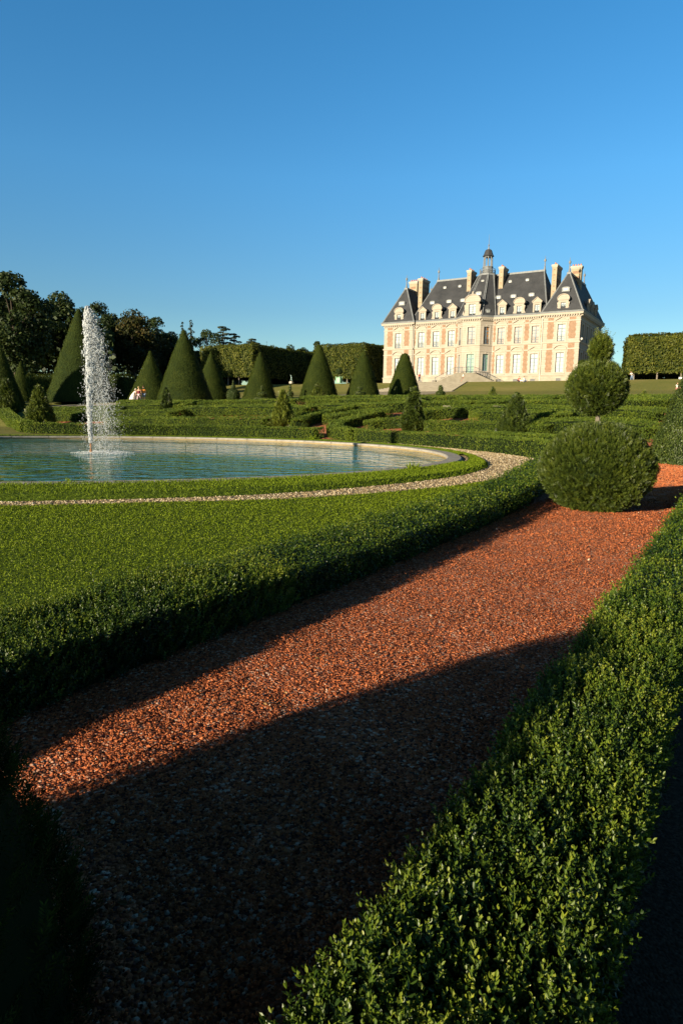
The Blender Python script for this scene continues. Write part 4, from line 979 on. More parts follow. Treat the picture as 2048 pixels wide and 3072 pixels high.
def offset_poly(P, d):
    n = len(P); out = []
    for i in range(n):
        a = Vector(P[i - 1]); b = Vector(P[i]); c = Vector(P[(i + 1) % n]); d1 = (b - a).normalized(); d2 = (c - b).normalized()
        n1 = Vector((d1.y, -d1.x)); n2 = Vector((d2.y, -d2.x)); m_ = (n1 + n2).normalized(); k = d / max(m_.dot(n1), .3); out.append((b.x + m_.x * k, b.y + m_.y * k))
    return out
def band(mb, d, z0, z1, mi=0, inner=-.05, d_bot=None):
    A = offset_poly(OUT, d); B = offset_poly(OUT, inner); A0 = A if d_bot is None else offset_poly(OUT, d_bot); n = len(A)
    for i in range(n):
        j = (i + 1) % n
        mb.poly([(*A0[i], z0), (*A0[j], z0), (*A[j], z1), (*A[i], z1)], mi)
        mb.poly([(*A[i], z1), (*A[j], z1), (*B[j], z1), (*B[i], z1)], mi)
        mb.poly([(*B[i], z0), (*B[j], z0), (*A0[j], z0), (*A0[i], z0)], mi)
def wall_seg(mb, p0, p1, z0, z1, ops, depth=.32):
    p0 = Vector(p0); p1 = Vector(p1); L_ = (p1 - p0).length; u = (p1 - p0) / L_; v = Vector((-u.y, u.x))
    xs = sorted({0, L_} | {q for o in ops for q in o[:2]}); zs = sorted({z0, z1} | {q for o in ops for q in o[2:4]})
    def P(a, b_, c): q = p0 + u * a + v * b_; return (q.x, q.y, c)
    for a, b_ in zip(xs[:-1], xs[1:]):
        for c, d in zip(zs[:-1], zs[1:]):
            if any(o[0] <= a + 1e-6 and o[1] >= b_ - 1e-6 and o[2] <= c + 1e-6 and o[3] >= d - 1e-6 for o in ops): continue
            mb.poly([P(a, 0, c), P(b_, 0, c), P(b_, 0, d), P(a, 0, d)])
    for a, b_, c, d in [o[:4] for o in ops]:
        mb.poly([P(a, 0, c), P(a, 0, d), P(a, depth, d), P(a, depth, c)]); mb.poly([P(b_, 0, d), P(b_, 0, c), P(b_, depth, c), P(b_, depth, d)])
        mb.poly([P(a, 0, d), P(b_, 0, d), P(b_, depth, d), P(a, depth, d)]); mb.poly([P(b_, 0, c), P(a, 0, c), P(a, depth, c), P(b_, depth, c)])
LOW = (1.81, 5.40); UPP = (7.42, 10.50); HW = .70; BASE = (.35, 1.0)
WINS = []     # (segment, centre along it, half width, z0, z1, pane, pediment, railing)
segw = {0: [3.3], 2: [8.42 - 6.65, 11.7 - 6.65, 15.0 - 6.65], 6: [25.25 - 23.6, 28.55 - 23.6, 31.85 - 23.6], 8: [36.7 - 33.35]}
for sgi, cs in segw.items():
    for k, c in enumerate(cs):
        arc = (k + (0 if sgi in (2,) else 1)) % 2
        WINS.append((sgi, c, HW, *LOW, PANE_W, 'tri' if (sgi in (2, 6) and k % 2 == 0) else 'arc', 0))
        WINS.append((sgi, c, HW, *UPP, PANE_P if sgi == 6 else PANE_W, 'arc' if (sgi in (2, 6) and k % 2 == 0) else 'tri', 1))
for sgi, c, hw, pl, pu in ((3, 1.35, .5, PANE_W, PANE_W), (4, 1.8, .78, PANE_G, PANE_P), (5, 1.35, .62, PANE_G, PANE_O)):
    WINS.append((sgi, c, hw, 1.86 if sgi != 5 else 2.3, 5.55, pl, None, 0)); WINS.append((sgi, c, hw, 7.42, 10.7, pu, None, 1))
for k in range(5):
    WINS.append((9, 2.3 + k * 3.6, .62, *LOW, PANE_D, None, 0)); WINS.append((9, 2.3 + k * 3.6, .62, *UPP, PANE_D, None, 1))
mb = MB()
for i in range(len(OUT)):
    ops = [(c - hw, c + hw, z0, z1) for sgi, c, hw, z0, z1, *_ in WINS if sgi == i]
    if i in segw: ops += [(c - .45, c + .45, .12, .78) for c in segw[i]]
    wall_seg(mb, OUT[i], OUT[(i + 1) % len(OUT)], -.6, 12.45, ops)
mb.build('wall', WALLST, HROOT)
mb = MB(); band(mb, .06, -.55, 1.1); band(mb, .16, 1.1, 1.38, d_bot=.08)
# keep the cellar openings clear by placing the plinth skin behind them
mb.build('plinth', PLINTH, HROOT)
mb = MB(); band(mb, .22, 7.10, 7.36, d_bot=.12); mb.build('middle_cornice', TRIM, HROOT)
mb = MB(); band(mb, .07, 5.98, 6.14); band(mb, .07, 11.0, 11.16); mb.build('string_course', TRIM, HROOT)
mb = MB(); band(mb, .10, 11.70, 11.86); band(mb, .55, 12.12, 12.45, d_bot=.42)
for i in range(10):
    a = Vector(OUT[i]); b_ = Vector(OUT[(i + 1) % len(OUT)]); L_ = (b_ - a).length
    if L_ < 1: continue
    u = (b_ - a) / L_; v = Vector((u.y, -u.x)); k = int(L_ / .42)
    for q in range(k):
        c = a + u * ((q + .5) * L_ / k); pts = [c - u * .11, c + u * .11, c + u * .11 + v * .36, c - u * .11 + v * .36]
        mb.prism([(w_.x, w_.y, 11.86) for w_ in pts], [(w_.x, w_.y, 12.12) for w_ in pts])
mb.build('cornice', TRIM, HROOT)
mb = MB(); band(mb, .60, 12.45, 12.78, inner=-.8, d_bot=.50); mb.build('gutter', ZINC, HROOT)
# brick infill with toothed stone edges
def toothed(mb, x0, x1, z0, z1, y, seg=None, th=.43, amp=.10):
    if z1 - z0 < 1.2: 
        mb.box(x0, x1, y - .012, y + .05, z0, z1); return
    n = max(1, int((z1 - z0) / th)); st = (z1 - z0) / n
    for i in range(n):
        a = amp if i % 2 else 0
        mb.box(x0 - a, x1 + a, y - .012, y + .05, z0 + i * st, z0 + (i + 1) * st)
ZR = [(1.85, 5.93), (6.20, 7.05), (7.85, 10.95), (11.2, 11.68)]
for cx, hw, y in [(1.38, .57, 0), (5.28, .52, 0), (34.72, .52, 0), (38.62, .57, 0), (10.06, .36, .4), (13.35, .36, .4), (26.9, .36, .4), (30.2, .36, .4), (16.12, .16, .4), (23.95, .16, .4), (6.92, .16, .4), (33.1, .14, .4)]:
    for z0, z1 in ZR:
        mb = MB(); toothed(mb, cx - hw, cx + hw, z0, z1, y); mb.build('brick_panel', BRICK, HROOT)
for k in range(6):      # on the shaded side wall
    cy = .5 + k * 3.6
    for z0, z1 in ZR[::2]:
        mb = MB(); mb.box(39.95, 40.012, max(cy - .3, .35), cy + .35, z0, z1); mb.build('brick_panel', BRICK, HROOT)
# windows
WC = {}
def window_meshes(w_, h, pane, rail, ped):
    key = (round(w_, 2), round(h, 2), pane.name, rail, ped)
    if key in WC: return WC[key]
    d = .24; fr = MB()
    fr.box(-w_, -w_ + .07, d - .05, d + .03, 0, h); fr.box(w_ - .07, w_, d - .05, d + .03, 0, h); fr.box(-w_ + .07, w_ - .07, d - .05, d + .03, h - .08, h); fr.box(-w_ + .07, w_ - .07, d - .05, d + .03, 0, .12)
    tz = h * .76; fr.box(-w_ + .07, w_ - .07, d - .06, d + .03, tz - .08, tz + .08)
    fr.box(-.10, .10, d - .055, d + .03, .12, tz - .08); fr.box(-.06, .06, d - .045, d + .03, tz + .08, h - .08)
    for k in range(1, 4):
        z = tz * k / 4; fr.box(-w_ + .07, -.06, d - .03, d + .02, z - .035, z + .035); fr.box(.06, w_ - .07, d - .03, d + .02, z - .035, z + .035)
    pn = MB(); pn.box(-w_, w_, d + .03, d + .06, 0, h)
    su = MB(); e = .24; su.box(-w_ - e, -w_, -.05, .04, -.1, h + e); su.box(w_, w_ + e, -.05, .04, -.1, h + e); su.box(-w_, w_, -.05, .04, h, h + e); su.prism([(-.10, -.09, h + .01), (.10, -.09, h + .01), (.10, .03, h + .01), (-.10, .03, h + .01)], [(-.15, -.10, h + e + .12), (.15, -.10, h + e + .12), (.15, .03, h + e + .12), (-.15, .03, h + e + .12)])
    su.box(-w_ - e - .06, w_ + e + .06, -.14, .05, -.22, -.10)
    rl = None
    if rail:
        rl = MB(); rl.box(-w_, w_, -.03, .0, .92, .96); rl.box(-w_, w_, -.03, .0, .1, .13)
        k = 9
        for i in range(k): x_ = -w_ + (i + .5) * 2 * w_ / k; rl.box(x_ - .014, x_ + .014, -.025, -.005, .13, .92)
    pd = None
    if ped:
        pd = MB(); q = w_ + .45; zz = h + .62; k = 12
        if ped == 'tri': pts = [(-q, zz), (0, zz + .62), (q, zz)]
        else: pts = [(q * math.sin(math.radians(a)) / math.sin(math.radians(62)), zz + (math.cos(math.radians(a)) - math.cos(math.radians(62))) * 1.25) for a in np.linspace(-62, 62, k)]
        for (a0, b0), (a1, b1) in zip(pts[:-1], pts[1:]):
            pd.prism([(a0, -.22, b0), (a1, -.22, b1), (a1, .02, b1), (a0, .02, b0)], [(a0, -.26, b0 + .13), (a1, -.26, b1 + .13), (a1, .02, b1 + .13), (a0, .02, b0 + .13)])
    res = []
    for nm, m_, mt in (('window', fr, FRAME), ('pane', pn, pane), ('window_surround', su, TRIM), ('railing', rl, IRON), ('pediment', pd, TRIM)):
        if m_ is None: res.append((nm, None)); continue
        o = m_.build(nm, mt); me = o.data; bpy.data.objects.remove(o); res.append((nm, me))
    WC[key] = res; return res
for sgi, c, hw, z0, z1, pane, ped, rail in WINS:
    a = Vector(OUT[sgi]); b_ = Vector(OUT[(sgi + 1) % len(OUT)]); u = (b_ - a).normalized(); q = a + u * c
    ms = window_meshes(hw, z1 - z0, pane, rail, ped)
    o = link_mesh('window', ms[0][1], HROOT); o.location = (q.x, q.y, z0); o.rotation_euler = (0, 0, math.atan2(u.y, u.x))
    for nm, me in ms[1:]:
        if me is not None: link_mesh(nm, me, o)
for sgi, cs in segw.items():   # cellar grilles
    for c in cs:
        a = Vector(OUT[sgi]); q = a + Vector((1, 0)) * c; mb = MB(); mb.box(-.44, .44, -.075, -.065, .0, .62, 1)
        for k in range(7): mb.box(-.40 + k * .13, -.36 + k * .13, -.10, -.078, 0, .62, 0)
        mb.box(-.5, -.44, -.12, -.062, -.04, .68, 2); mb.box(.44, .5, -.12, -.062, -.04, .68, 2); mb.box(-.5, .5, -.12, -.062, .62, .7, 2)
        o = mb.build('cellar_grille', [IRON, simple('cellar_dark', (.16, .15, .14)) if 'cellar_dark' not in bpy.data.materials else bpy.data.materials['cellar_dark'], TRIM], HROOT); o.location = (q.x, q.y, .14)
# roofs
ER = 12.76
def hip_roof(name, x0, x1, y0, y1, rx0, rx1, ry0, ry1, zr, z0=ER):
    mb = MB(); A = [(x0, y0, z0), (x1, y0, z0), (x1, y1, z0), (x0, y1, z0)]; B = [(rx0, ry0, zr), (rx1, ry0, zr), (rx1, ry1, zr), (rx0, ry1, zr)]
    mb.prism(A, B); o = mb.build(name, SLATE, HROOT)
    mz = MB()
    for a, b_ in zip(A, B):
        mz.tube([a, b_], .13, 5)
    mz.box(rx0 - .18, rx1 + .18, ry0 - .18, ry1 + .18, zr - .12, zr + .22)
    mz.build('roof_ridge', ZINC, o); return o
mr = hip_roof('main_roof', 6.1, 33.9, .15, 13.9, 8.9, 31.1, 6.7, 7.3, 21.65)
pl = hip_roof('pavilion_roof', -.3, 6.95, -.3, 19.3, 3.1, 3.5, 3.1, 15.9, 19.95)
pr = hip_roof('pavilion_roof', 33.05, 40.3, -.3, 19.3, 36.5, 36.9, 3.1, 15.9, 19.95)
mb = MB(); bp = [(16.1, 10), (16.1, .15), (18.05, -1.75), (21.95, -1.75), (23.9, .15), (23.9, 10)]; tp = [(18.5, 7.2), (18.5, 5.2), (19.3, 4.4), (20.7, 4.4), (21.5, 5.2), (21.5, 7.2)]
mb.prism([(x, y, ER + .01) for x, y in bp], [(x, y, 21.7) for x, y in tp]); br = mb.build('bay_roof', SLATE, HROOT); mz = MB()
for (x0, y0), (x1, y1) in list(zip(bp, tp))[1:5]:
    for k in (-.17, .17): mz.tube([(x0 + k, y0, ER + .03), (x1 + k * .6, y1, 21.7)], .085, 5)
mz.prism([(x + (x - 20) * .12, y + (y - 6) * .12, 21.1) for x, y in tp], [(x + (x - 20) * .05, y + (y - 6) * .05, 21.8) for x, y in tp]); mz.build('roof_ridge', ZINC, br)
def finial(x, y, z, parent, k=1.0):
    mb = MB(); mb.lathe(x, y, [(.26 * k, z), (.18 * k, z + .35), (.09 * k, z + .9), (.12 * k, z + 1.2), (.06 * k, z + 1.35), (.10 * k, z + 1.55), (.22 * k, z + 1.75), (.24 * k, z + 1.9), (.16 * k, z + 2.08), (.05 * k, z + 2.2), (.03 * k, z + 2.7)], 10)
    mb.build('finial', ZINC, parent, True)
finial(8.9, 7, 21.8, mr); finial(31.1, 7, 21.8, mr)
for x in (3.3,): finial(x, 3.2, 20.1, pl); finial(x, 15.8, 20.1, pl)
for x in (36.7,): finial(x, 3.2, 20.1, pr); finial(x, 15.8, 20.1, pr)
# belfry
lt = MB(); cx, cy = 20, 5.9
lt.lathe(cx, cy, [(1.62, 21.75), (1.62, 21.86), (1.0, 21.9), (.98, 23.1), (1.08, 23.2), (1.08, 23.32)], 8, rot=PI / 8)
lo = lt.build('belfry', ZINC, HROOT); mb = MB()
for i in range(8):
    a = PI / 8 + i * PI / 4; mb.tube([(cx + .86 * math.cos(a), cy + .86 * math.sin(a), 23.3), (cx + .80 * math.cos(a), cy + .80 * math.sin(a), 25.25)], .10, 6)
    a2 = a + PI / 4; p0 = Vector((cx + .8 * math.cos(a), cy + .8 * math.sin(a), 0)); p1 = Vector((cx + .8 * math.cos(a2), cy + .8 * math.sin(a2), 0)); d = p1 - p0
    pts = [p0 + d * f_ + Vector((0, 0, 25.3 - .42 * abs(2 * f_ - 1) ** 1.5 - .12)) for f_ in np.linspace(0.05, .95, 7)]
    for q, r in zip(pts[:-1], pts[1:]): mb.poly([q, r, Vector((r.x, r.y, 25.32)), Vector((q.x, q.y, 25.32))])
mb.build('belfry_columns', ZINC, lo)
mb = MB(); mb.lathe(cx, cy, [(1.12, 25.28), (1.14, 25.36), (.95, 25.62), (.66, 26.45), (.5, 26.62), (.2, 26.7)], 8, rot=PI / 8); mb.build('belfry_cap', SLATE, lo)
mb = MB(); mb.lathe(cx, cy, [(.22, 26.66), (.12, 27.0), (.07, 27.3), (.16, 27.42), (.16, 27.52), (.05, 27.7), (.035, 28.6), (.012, 29.6)], 8); mb.build('spire', ZINC, lo)
mb = MB()
for i in range(48):
    a = 2 * PI * i / 48; x, y = cx + 1.55 * math.cos(a), cy + 1.55 * math.sin(a); mb.box(x - .018, x + .018, y - .018, y + .018, 21.86, 22.75)
for zz in (21.95, 22.35, 22.78):
    pts = [(cx + 1.55 * math.cos(2 * PI * i / 24), cy + 1.55 * math.sin(2 * PI * i / 24), zz) for i in range(25)]; mb.tube(pts, .03, 4)
mb.build('railing', IRON, lo)
# chimneys
def chimney(x0, x1, y0, y1, z0, z1, pots, along='y'):
    mb = MB(); mb.box(x0, x1, y0, y1, z0, z1 - .5, 0); mb.box(x0 - .06, x1 + .06, y0 - .06, y1 + .06, z1 - .5, z1 - .32, 1); mb.box(x0 - .14, x1 + .14, y0 - .14, y1 + .14, z1 - .32, z1, 1)
    k = int((z1 - z0 - .6) / .5)
    for i in range(0, k):      # quoins
        zz = z0 + .1 + i * .5; e = .016
        if i % 2 == 0:
            if x1 - x0 < 1.2: mb.box(x0 + .30, x1 - .30, y0 - e, y0 + .05, zz, zz + .22, 2)
            else: mb.box(x0 + .35, x1 - .35, y0 - e, y0 + .05, zz, zz + .5, 2)
            mb.box(x1 - .05, x1 + e, y0 + .35, y1 - .35, zz, zz + .5, 2)
    o = mb.build('chimney', [CHST, TRIM, BRICK], HROOT); pt = MB()
    for i in range(pots):
        f_ = (i + .5) / pots; px_, py_ = ((x0 + x1) / 2, y0 + (y1 - y0) * f_) if along == 'y' else (x0 + (x1 - x0) * f_, (y0 + y1) / 2)
        pt.lathe(px_, py_, [(.16, z1 - .01), (.13, z1 + .38), (.16, z1 + .42)], 8)
    pt.build('chimney_pots', POT, o)
CHST = simple('weathered_chimney_stone', (.235, .19, .125), .9, 1.6, (.315, .26, .18), .2)
chimney(16.25, 17.1, 4.45, 7.2, 17.5, 22.75, 4); chimney(22.9, 23.75, 4.45, 7.2, 17.5, 22.75, 4)
chimney(5.75, 6.65, 3.9, 7.4, 12.9, 22.0, 4); chimney(33.35, 34.25, 3.9, 7.4, 12.9, 22.0, 4)
chimney(2.1, 3.95, 7.0, 8.0, 17.5, 22.2, 4, 'x'); chimney(36.1, 38.0, 7.0, 8.0, 17.5, 22.0, 4, 'x')
# dormers
def dormer(cx, y, w_, h, kind, pw=.46, ph=1.55, pane=PANE_W, rz=0.0):
    """stone dormer front with window, cheeks and little zinc roof"""
    hw = w_ / 2; mb = MB(); z0 = 0; t_ = .32; eav = h * .66
    mb.box(-hw * .72, -pw, 0, t_, z0, eav); mb.box(pw, hw * .72, 0, t_, z0, eav); mb.box(-pw, pw, 0, t_, ph, eav); mb.box(-pw, pw, -.05, t_, -.05, .06)
    if kind != 'tri':
        for sg in (-1, 1):   # side scrolls
            pts = [(hw * .72, 0), (hw, 0), (hw * 1.0, .22), (hw * .86, .5), (hw * .80, .9), (hw * .9, eav * .8), (hw * .72, eav * .85)]
            q = [(sg * a, .04, b_) for a, b_ in pts]; r = [(sg * a, t_ - .06, b_) for a, b_ in pts]; mb.prism(q, r)
    mb.box(-hw * .84, hw * .84, -.10, t_ + .02, eav, eav + .14)
    if kind == 'tri': top = [(-hw * .9, eav + .14), (0, h), (hw * .9, eav + .14)]
    else: top = [(hw * .86 * math.cos(math.radians(a)), eav + .14 + (h - eav - .14) * math.sin(math.radians(a))) for a in range(180, -1, -15)]
    mb.prism([(a, -.04, b_) for a, b_ in top], [(a, t_ + .04, b_) for a, b_ in top])
    for (a0, b0), (a1, b1) in zip(top[:-1], top[1:]): mb.prism([(a0, -.16, b0), (a1, -.16, b1), (a1, -.05, b1), (a0, -.05, b0)], [(a0 * 1.05, -.18, b0 + .12), (a1 * 1.05, -.18, b1 + .12), (a1 * 1.05, t_, b1 + .12), (a0 * 1.05, t_, b0 + .12)])
    if kind == 'big':
        mb.lathe(0, .12, [(.24, h), (.3, h + .18), (.17, h + .34), (.2, h + .52), (.08, h + .68)], 8)
        for sg in (-1, 1): mb.lathe(sg * hw * .96, .15, [(.16, .2), (.2, .5), (.12, .75), (.06, .95)], 8)
    d = mb.build('dormer', WALLST, HROOT); d.location = (cx, y, ER + .02); d.rotation_euler = (0, 0, rz)
    dp = (h + .1) * .74; rf = MB(); q = [(a * .97, t_ + .05, b_ - .04) for a, b_ in top]; r = [(a * .97, t_ + dp, b_ - .04) for a, b_ in top]
    rf.prism(q, r); rf.build('dormer_roof', ZINC, d); ck = MB(); ck.box(-hw * .68, hw * .68, t_ + .01, t_ + dp * .9, .0, eav); ck.build('dormer_cheek', SLATE, d)
    ms = window_meshes(pw, ph, pane, 0, None); wv = link_mesh('dormer_window', ms[0][1], d); wv.location = (0, -.02, .03); pn = link_mesh('pane', ms[1][1], d); pn.location = (0, -.02, .03)
    return d
dormer(3.35, -.05, 2.5, 2.85, 'arc')
dormer(8.55, .3, 2.1, 2.75, 'tri'); dormer(11.75, .3, 2.5, 3.0, 'arc'); dormer(15.1, .3, 2.2, 2.9, 'tri')
dormer(20.0, -1.72, 3.7, 3.9, 'big', .68, 2.2)
dormer(25.25, .3, 2.1, 2.85, 'tri'); dormer(28.55, .3, 2.5, 3.0, 'arc'); dormer(31.9, .3, 2.1, 2.85, 'tri')
dormer(36.75, -.05, 2.5, 2.95, 'arc')
for k, yy in enumerate((6.2, 9.5, 12.8)): dormer(40.05, yy, 2.1, 2.7, 'tri', rz=PI / 2)
# small roof lights
def lucarne(x, y, z, w_, h, rz=0):
    mb = MB(); k = 8; pts = [(-w_ / 2, 0), (-w_ / 2, h * .75)] + [(w_ / 2 * math.cos(math.radians(a)), h * .75 + h * .25 * math.sin(math.radians(a))) for a in range(160, 19, -35)] + [(w_ / 2, h * .75), (w_ / 2, 0)]
    mb.prism([(a * 1.15, -.02, b_) for a, b_ in pts], [(a * 1.15, .9, b_) for a, b_ in pts], 0); mb.box(-w_ * .34, w_ * .34, -.05, -.02, h * .2, h * .72, 1); mb.box(-.03, .03, -.07, -.05, h * .2, h * .72, 0)
    o = mb.build('roof_light', [ZINC, PANE_W], HROOT); o.location = (x, y, z); o.rotation_euler = (0, 0, rz)
for x in (9.5, 13.2, 16.2, 23.5, 26.5, 30.0): lucarne(x, 2.85, 16.2, 1.0, .85)
for x in (11.1, 14.4, 24.9, 28.3): lucarne(x, 5.35, 19.55, .62, .72)
lucarne(3.3, 1.2, 16.3, 1.25, .9); lucarne(36.75, 1.2, 16.4, 1.25, .9)
lucarne(20, 1.3, 16.9, 1.1, .95); lucarne(20, 3.3, 19.7, .6, .7); lucarne(22.75, -.4, 13.1, .8, 1.0, math.radians(48))
for x in (6.78, 33.15):
    mb = MB(); mb.tube([(x, .2, -.3), (x, .2, 12.3)], .07, 7)
    for z in (3, 6, 9, 11.6): mb.tube([(x, .2, z), (x, .2, z + .12)], .10, 7)
    mb.build('downpipe', simple('white_paint', (.52, .50, .45)) if 'white_paint' not in bpy.data.materials else bpy.data.materials['white_paint'], HROOT)
mb = MB(); mb.lathe(40.3, .5, [(.05, 7.5), (.2, 7.62), (.22, 7.8), (.12, 7.95)], 8); mb.box(40.0, 40.3, .46, .54, 7.62, 7.68); mb.build('security_camera', bpy.data.materials['white_paint'], HROOT)
# double-flight steps before the central bay
STEPST = simple('step_stone', (.145, .127, .095), .9, 1.2, (.20, .177, .138), .1)
ps = MB(); ps.box(18.0, 22.0, -4.2, -1.62, -.5, 1.80); k = 11
for i in range(k):
    z = 1.80 * (1 - (i + 1) / (k + 1)); w0 = 18.0 - (i + 1) * .36; ps.box(w0, 18.0 - i * .36 - .001, -4.2, -2.5, -.5, z); ps.box(22.0 + i * .36 + .001, 22.0 + (i + 1) * .36, -4.2, -2.5, -.5, z)
ps.box(13.6, 14.1, -4.5, -4.0, -.5, .42); ps.box(25.9, 26.4, -4.5, -4.0, -.5, .42)
po = ps.build('entrance_steps', STEPST, HROOT); rl = MB()
top = [(13.9, -4.25, .95), (18.0, -4.25, 2.85), (22.0, -4.25, 2.85), (26.1, -4.25, .95)]
for a, b_ in zip(top[:-1], top[1:]): rl.tube([a, b_], .035, 5); rl.tube([(a[0], a[1], a[2] - .85), (b_[0], b_[1], b_[2] - .85)], .025, 5)
for i in range(49):
    x = 13.9 + 12.2 * i / 48; z = np.interp(x, [13.9, 18, 22, 26.1], [.95, 2.85, 2.85, .95]); rl.box(x - .015, x + .015, -4.265, -4.235, z - .85, z)
for x in (13.9, 18, 19.4, 20.6, 22, 26.1): z = float(np.interp(x, [13.9, 18, 22, 26.1], [.95, 2.85, 2.85, .95])); rl.box(x - .035, x + .035, -4.29, -4.21, z - .95, z + .12)
rl.build('railing', IRON, po)

# ============================================================ TERRACE, STAIRS, SMALL THINGS
strip_sheet('terrace', [(121.6, 175, -40, 130, -40, 130)], PALEPATH, .02)
def st3(s, t, z): x, y = st2xy(s, t); return (x, y, z)
mb = MB(); NS2 = 15
for i in range(NS2):
    s0 = 106.8 + 14.4 * i / NS2; s1 = 106.8 + 14.4 * (i + 1) / NS2; z = 5.98 + 2.42 * (i + 1) / NS2
    r0 = 43.9 + 2.9 * i / NS2; l0 = 60 - 3 * i / NS2
    q = [(s0, r0), (s0, l0), (s1 + .02, l0), (s1 + .02, r0)]
    mb.prism([st3(a, b_, 5.2 + 2.42 * i / NS2 - .4) for a, b_ in q], [st3(a, b_, z) for a, b_ in q])
tag(mb.build('garden_stairs', STEPST), 'broad pale stone stairs climbing the grass bank left of the house centre', 'stairs')
# sand walk where people stand
wpts = [(-44.0, 72.5), (-34, 71.5), (-26.5, 71.2), (-21.8, 71.6), (-15.5, 70.4), (-9.5, 70.8), (-3, 73.0), (3.0, 74.8), (9, 76)]
X, T, L_ = resample(wpts, .8); Nn = np.stack([-T[:, 1], T[:, 0]], 1); mb = MB()
for i in range(len(X) - 1):
    q = []
    for j, o_ in ((i, -1.6), (i + 1, -1.6), (i + 1, 1.6), (i, 1.6)):
        a = X[j] + Nn[j] * o_; q.append((a[0], a[1], gz(*a) + .06))
    mb.poly(q)
tag(mb.build('sand_walk', PALEPATH), kind='structure')

def statue_pedestal(): pass
PALEGREEN = simple('pale_green_paint', (.22, .38, .25), .6); PGD = simple('green_paint_edge', (.22, .42, .27), .6)
x, y = polar(-.41, 141); o = empty('planter_box', (x, y, TZ), math.radians(-30)); tag(o, 'pale green square wooden tree planter between two yew cones', 'planter')
mb = MB(); mb.box(-.42, .42, -.42, .42, .08, 1.15)
mb.build('box', PALEGREEN, o); mb = MB()
for a in (-1, 1):
    for b_ in (-1, 1): mb.box(a * .46 - .05, a * .46 + .05, b_ * .46 - .05, b_ * .46 + .05, 0, 1.28); mb.lathe(a * .46, b_ * .46, [(.05, 1.28), (.08, 1.34), (.04, 1.42)], 6)
mb.build('corner_post', PGD, o)
o2 = empty('orange_tree', (x, y, TZ + 1.1)); tag(o2, 'small round-headed tree growing in the pale green planter', 'tree')
mb = MB(); mb.tube([(0, 0, 0), (.03, 0, .9)], [.05, .04], 6); mb.build('trunk', BARKGREY, o2)
L = Leaves(); P = rnd_unit(900); L.random_quads(P * np.array([.72, .72, .66]) * RNG.uniform(.75, 1.03, (900, 1)) + np.array([0, 0, 1.35]), P, .2, .12, RNG.uniform(.2, .7, 900)); L.build('crown', TREE, o2)
x, y = polar(19.55, 124.0); o = empty('stone_vase', (x, y, TZ)); tag(o, 'white stone vase on a pedestal at the right corner of the house', 'vase')
mb = MB(); mb.box(-.55, .55, -.55, .55, -.1, 1.15); mb.box(-.65, .65, -.65, .65, 1.15, 1.3); mb.build('pedestal', TRIM, o)
mb = MB(); mb.lathe(0, 0, [(.3, 1.3), (.2, 1.45), (.5, 1.75), (.62, 2.2), (.68, 2.3)], 14); mb.build('bowl', TRIM, o, True)
o2 = empty('ball_shrub', (x, y, TZ + 2.2)); tag(o2, 'clipped round shrub in the white vase by the house corner', 'shrub')
L = Leaves(); P = rnd_unit(1800); L.random_quads(P * np.array([.72, .72, .62]) + np.array([0, 0, .75]), P, .10, .06, RNG.uniform(.2, .7, 1800), .5); v, f_ = core_revolve(0, 0, 0, [(.66 * math.cos(math.radians(a)), .75 + .56 * math.sin(math.radians(a))) for a in range(-85, 90, 17)], 14, 0); L.build('crown', YEWCUT, o2, (v, f_), DARKLEAF)
WHITEB = simple('white_board', (.8, .8, .78), .7)
x, y = polar(26.75, 128); o = empty('notice_board', (x, y, TZ), math.radians(-30)); tag(o, 'small blank white board by the clipped tree block at right', 'sign')
mb = MB(); mb.box(-.24, .24, -.03, .03, .1, .72); mb.build('panel', WHITEB, o); mb = MB(); mb.box(-.2, -.15, .031, .07, -.1, .6); mb.box(.15, .2, .031, .07, -.1, .6); mb.build('post', IRON, o)
for i, (x, y, lab) in enumerate([(7.5, 47.2, 'pale raised block in place of sand path left of centre in the maze, below the lawn stairs'), (10.7, 45.7, 'pale raised block in place of sand path nearer the spiky young yew in the maze')]):  # blocks made up to show glimpses of pale sand path between hedges
    mb = MB(); z = gz(x, y); mb.prism([(x - .42, y - .2, z - .1), (x + .42, y - .2, z - .1), (x + .42, y + .2, z - .1), (x - .42, y + .2, z - .1)], [(x - .38, y - .18, z + .42), (x + .38, y - .18, z + .42), (x + .38, y + .18, z + .42), (x - .38, y + .18, z + .42)])
    tag(mb.build('path_glimpse_block', TRIM), lab, 'path piece')
# dark draped sculpture by the entrance steps
x, y = polar(10.55, 131); o = empty('stone_sculpture', (x, y, TZ)); tag(o, 'dark grey hooded stone sculpture before the entrance steps', 'sculpture')
mb = MB(); prof = [(.50, 0), (.48, .4), (.36, .75), (.22, 1.0), (.15, 1.12), (.16, 1.25), (.13, 1.42), (.05, 1.52)]
rings = [[(r * 1.0 * math.cos(a * PI / 5) + .28 * (1 - z / 1.5) ** 1, r * .8 * math.sin(a * PI / 5), z) for a in range(10)] for r, z in prof]
for a, b_ in zip(rings[:-1], rings[1:]): mb.prism(a, b_, 0, False)
mb.poly(rings[-1]); mb.build('figure', simple('dark_stone', (.09, .09, .10), .8, 4, (.14, .14, .15), .3), o, True); mb = MB(); mb.box(-.3, .85, -.45, .45, -.1, .06); mb.build('base', TRIM, o)

